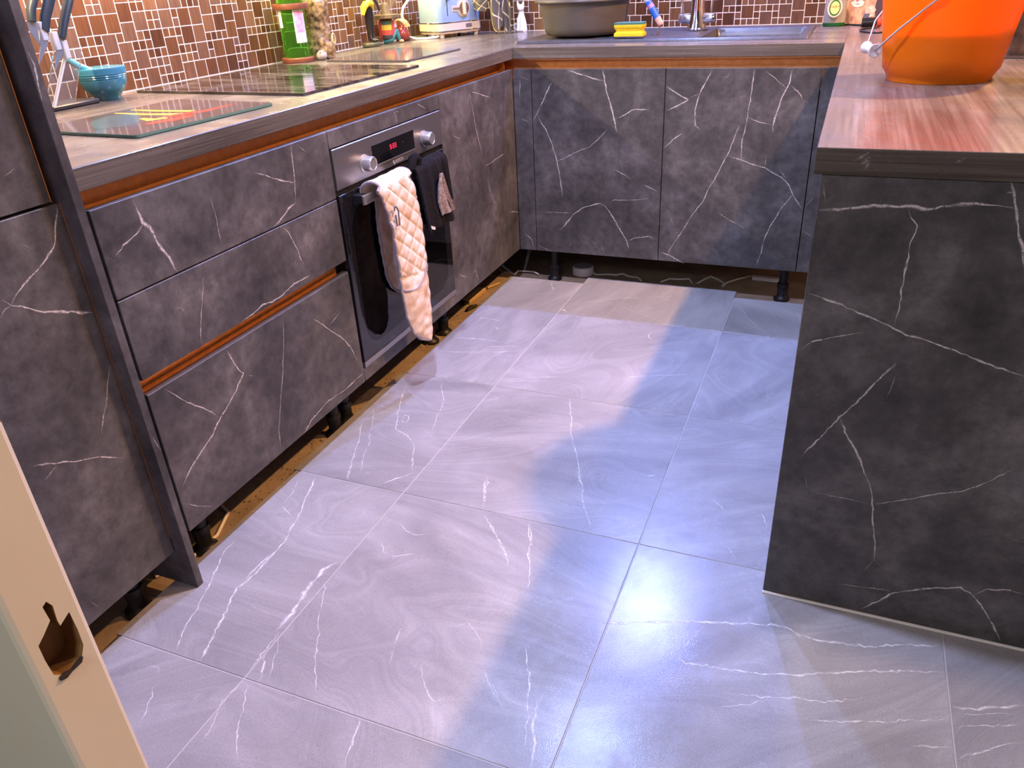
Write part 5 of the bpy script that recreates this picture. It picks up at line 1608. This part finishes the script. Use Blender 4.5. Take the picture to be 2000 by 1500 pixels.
ux = (1.358, -0.842)
bk = thing('bucket', 'orange plastic bucket with wire handle on the peninsula worktop', 'bucket', (*ux, ZW))
obj('shell', MB().lathe([(0.0, 0.004), (0.096, 0.004), (0.098, 0.0006), (0.104, 0.0006), (0.105, 0.008), (0.107, 0.012), (0.116, 0.026), (0.1195, 0.05), (0.137, 0.165), (0.149, 0.255), (0.155, 0.255), (0.155, 0.262), (0.147, 0.262), (0.134, 0.165), (0.1165, 0.05), (0.112, 0.028), (0.100, 0.010), (0.0, 0.008)], (*ux, ZW), 64), bucket_mat('orange_plastic'), parent=bk, smooth=40)
obj('dirty_water', MB().lathe([(0.0, 0.0085), (0.098, 0.0105), (0.110, 0.030), (0.1145, 0.05), (0.1215, 0.100), (0.0, 0.100)], (*ux, ZW), 48), mat('murky_water', (0.16, 0.06, 0.02), 0.1), parent=bk, smooth=40)
gp = pl((1721, 69), 1, -0.90)
gdir = Vector((0.35, -0.9, -0.05)).normalized()
gc = Vector((1.213, -0.880, 0.948))
g0, g1 = gc - gdir * 0.024, gc + gdir * 0.024
piv_f = Vector((ux[0] + 0.04, ux[1] - 0.150, ZW + 0.235))
piv_b = Vector((ux[0] - 0.02, ux[1] + 0.152, ZW + 0.235))
wire = [piv_f, piv_f.lerp(g1, 0.35) + Vector((-0.012, -0.020, -0.006)), piv_f.lerp(g1, 0.7) + Vector((-0.014, -0.016, -0.006)), g1, gc, g0, g0.lerp(piv_b, 0.3) + Vector((-0.03, -0.01, 0.0)), g0.lerp(piv_b, 0.65) + Vector((-0.035, 0.0, 0)), piv_b]
obj('wire_handle', MB().tube(wire, 0.0021, 7), mat('galvanised_wire', (0.56, 0.56, 0.57), 0.3, metal=0.7), parent=bk, smooth=60)
obj('grip', MB().lathe([(0.003, 0.0), (0.0125, 0.0), (0.0130, 0.002), (0.0115, 0.006), (0.0095, 0.014), (0.0095, 0.036), (0.0125, 0.044), (0.0140, 0.050), (0.0125, 0.051), (0.003, 0.049)], gc - gdir * 0.0255, 20, axis=gdir), mat('milky_grip', (0.74, 0.73, 0.74), 0.3), parent=bk, smooth=40)

dk = thing('mottled_box', 'dark brown mottled box behind the orange bucket', 'box', (1.72, -0.40, ZW))
obj('carton', MB().box(1.535, 1.93, -0.470, -0.33, ZW + 0.0008, ZW + 0.20, 0.006, 2), mat('brown_mottle', (0.030, 0.018, 0.012), 0.5, var=(0.16, 0.10, 0.06), scale=30, detail=6, bump=0.5), parent=dk)
obj('base_rim', MB().box(1.530, 1.935, -0.476, -0.4702, ZW + 0.0006, ZW + 0.006), mat('box_base_rim', (0.14, 0.10, 0.075), 0.4), parent=dk)

# smears of plaster on the peninsula edge
sm = MB()
for pxs, w in ((cp(1580, 0, 4.167, [(350, 1310), (420, 1270), (490, 1230)]), 0.0045), (cp(1580, 0, 4.167, [(420, 1330), (470, 1290), (500, 1270)]), 0.006), (cp(1580, 0, 4.167, [(430, 1380), (470, 1340), (495, 1310)]), 0.005), (cp(1580, 0, 4.167, [(1190, 1310), (1250, 1290), (1300, 1275)]), 0.005)):
    vein_strips(sm, 1, -1.6024, 0.0003, [(pxs, w)], random.Random(9))
obj('plaster_smear', sm, vein_mat('plaster_white', (0.62, 0.60, 0.58), 0.42, 0.68, 160), parent=wt, kind='stuff')

# ------------------------------------------------------------------ under the units
cab = lambda pts, r, name, m, label: obj(name, MB().tube(pts, r, 7), m, loc=pts[0], smooth=60, label=label, cat='cable')
zc = ZS + 0.004
P2 = lambda L, z=zc: [pl(p, 2, z) for p in L]
cab([Vector((-0.45, -1.70, zc)), Vector((-0.25, -1.66, zc)), Vector((-0.12, -1.72, zc)), Vector((-0.085, -1.80, zc)), Vector((-0.085, -1.90, zc)), Vector((-0.12, -1.965, zc))], 0.0045, 'white_lead', CABLEWHITE, 'white lead curving out from under the drawers by the tall panel')
cab(P2(cp(820, 500, 6.667, [(1235, 240), (1280, 195), (1400, 198), (1490, 205), (1540, 235)]), ZS + 0.010), 0.004, 'white_lead', CABLEWHITE, 'short white lead poking out at the corner under the units')
cab(P2(cp(1040, 470, 7.143, [(800, 425), (900, 475), (1060, 470), (1160, 480), (1260, 462), (1350, 500), (1470, 515), (1515, 555)])), 0.0035, 'white_lead', CABLEWHITE, 'white lead trailing from the round white puck under the sink cupboard')
cab(P2(cp(1300, 480, 6.667, [(-60, 470), (50, 430), (180, 437), (310, 432), (350, 490), (420, 485), (520, 430), (590, 400), (690, 445), (780, 500), (745, 530), (735, 515), (800, 480), (950, 430), (1100, 395), (1140, 400)])), 0.0035, 'white_lead', CABLEWHITE, 'long kinked white lead under the right sink cupboard door')
pk = (0.226, 0.155)
puck = thing('sensor_puck', 'round white plastic puck on the old floor under the sink cupboard', 'sensor', (*pk, ZS))
obj('case', MB().lathe([(0.0, 0.0003), (0.045, 0.0003), (0.046, 0.004), (0.046, 0.028), (0.042, 0.034), (0.0, 0.035)], (*pk, ZS), 28), WHITEPLASTIC, parent=puck, smooth=40)
obj('lid', MB().lathe([(0.0, 0.035), (0.040, 0.035), (0.039, 0.037), (0.0, 0.037)], (*pk, ZS), 28), mat('grey_lid', (0.30, 0.29, 0.30), 0.4), parent=puck, smooth=40)
a, b = pl((1468, 547), 2, ZS + 0.002), pl((1520, 553), 2, ZS + 0.002)
st_ = thing('led_driver', 'slim white power supply strip lying under the right sink cupboard door', 'power supply', a.lerp(b, 0.5))
obj('case', MB().obox(a, b - a, (0, 0.022, 0), (0, 0, 0.016), 0.002), WHITEPLASTIC, parent=st_)
obj('connector', MB().obox(b + Vector((0.02, 0, 0)), (0.016, 0, 0), (0, 0.012, 0), (0, 0, 0.012), 0.001), WHITEPLASTIC, parent=st_)
WOODP = mat('pale_offcut', (0.62, 0.44, 0.20), 0.7, var=(0.50, 0.33, 0.14), scale=40, stretch=(1, 0.15, 1))
a, b = pl((918, 595), 2, ZS + 0.001), pl((950, 570), 2, ZS + 0.001)
d = (b - a)
s_ = Vector((d.y, -d.x, 0)).normalized() * 0.036
obj('wood_offcut', MB().obox(a - s_, d, s_, (0, 0, 0.018), 0.002), WOODP, loc=a.lerp(b, 0.5), label='pale wooden offcut lying in the gap beside the corner cupboard', cat='offcut')
a, b = pl((952, 562), 2, ZS + 0.006), pl((976, 553), 2, ZS + 0.006)
obj('wood_stick', MB().tube([a, a.lerp(b, 0.5), b], 0.0045, 7), WOODP, loc=a, label='thin pale stick lying next to the wooden offcut', cat='stick')
for k, (pxl, lab) in enumerate((([(903, 588), (908, 592), (915, 590)], 'small black clip on the old floor next to the wooden offcut'), ([(912, 605), (920, 600), (932, 596)], 'black plastic scrap against the tile edge by the wooden offcut'))):
    pts = P2(pxl, ZS + 0.010)
    obj('plastic_scrap', MB().tube(pts, [0.006, 0.009, 0.004], 6), CABLEBLACK, loc=pts[1], label=lab, cat='scrap')
dust = MB()
rnd = random.Random(21)
for _ in range(420):
    x = rnd.uniform(-0.20, -0.045)
    y = rnd.uniform(-1.93, -0.1)
    r = rnd.uniform(0.0008, 0.0028)
    dust.ell((x, y, ZS + r * 0.6), (r, r * rnd.uniform(0.5, 2.2), r * 0.7), 5, 3)
for _ in range(40):
    x = rnd.uniform(-0.12, -0.05)
    y = rnd.choice([rnd.gauss(-1.52, 0.03), rnd.gauss(-1.36, 0.03), rnd.gauss(-0.95, 0.04), rnd.gauss(-0.72, 0.03)])
    a = rnd.uniform(0, 3.1)
    l = rnd.uniform(0.006, 0.016)
    dust.tube([(x, y, ZS + 0.002), (x + l * math.cos(a) * 0.6, y + l * math.sin(a), ZS + 0.004), (x + l * math.cos(a), y + l * math.sin(a) * 1.6, ZS + 0.002)], 0.0007, 4)
obj('floor_debris', dust, mat('dark_debris', (0.05, 0.03, 0.02), 0.9, var=(0.45, 0.36, 0.26), scale=25), parent=floor, kind='stuff', loc=(-0.1, -1.0, ZS))
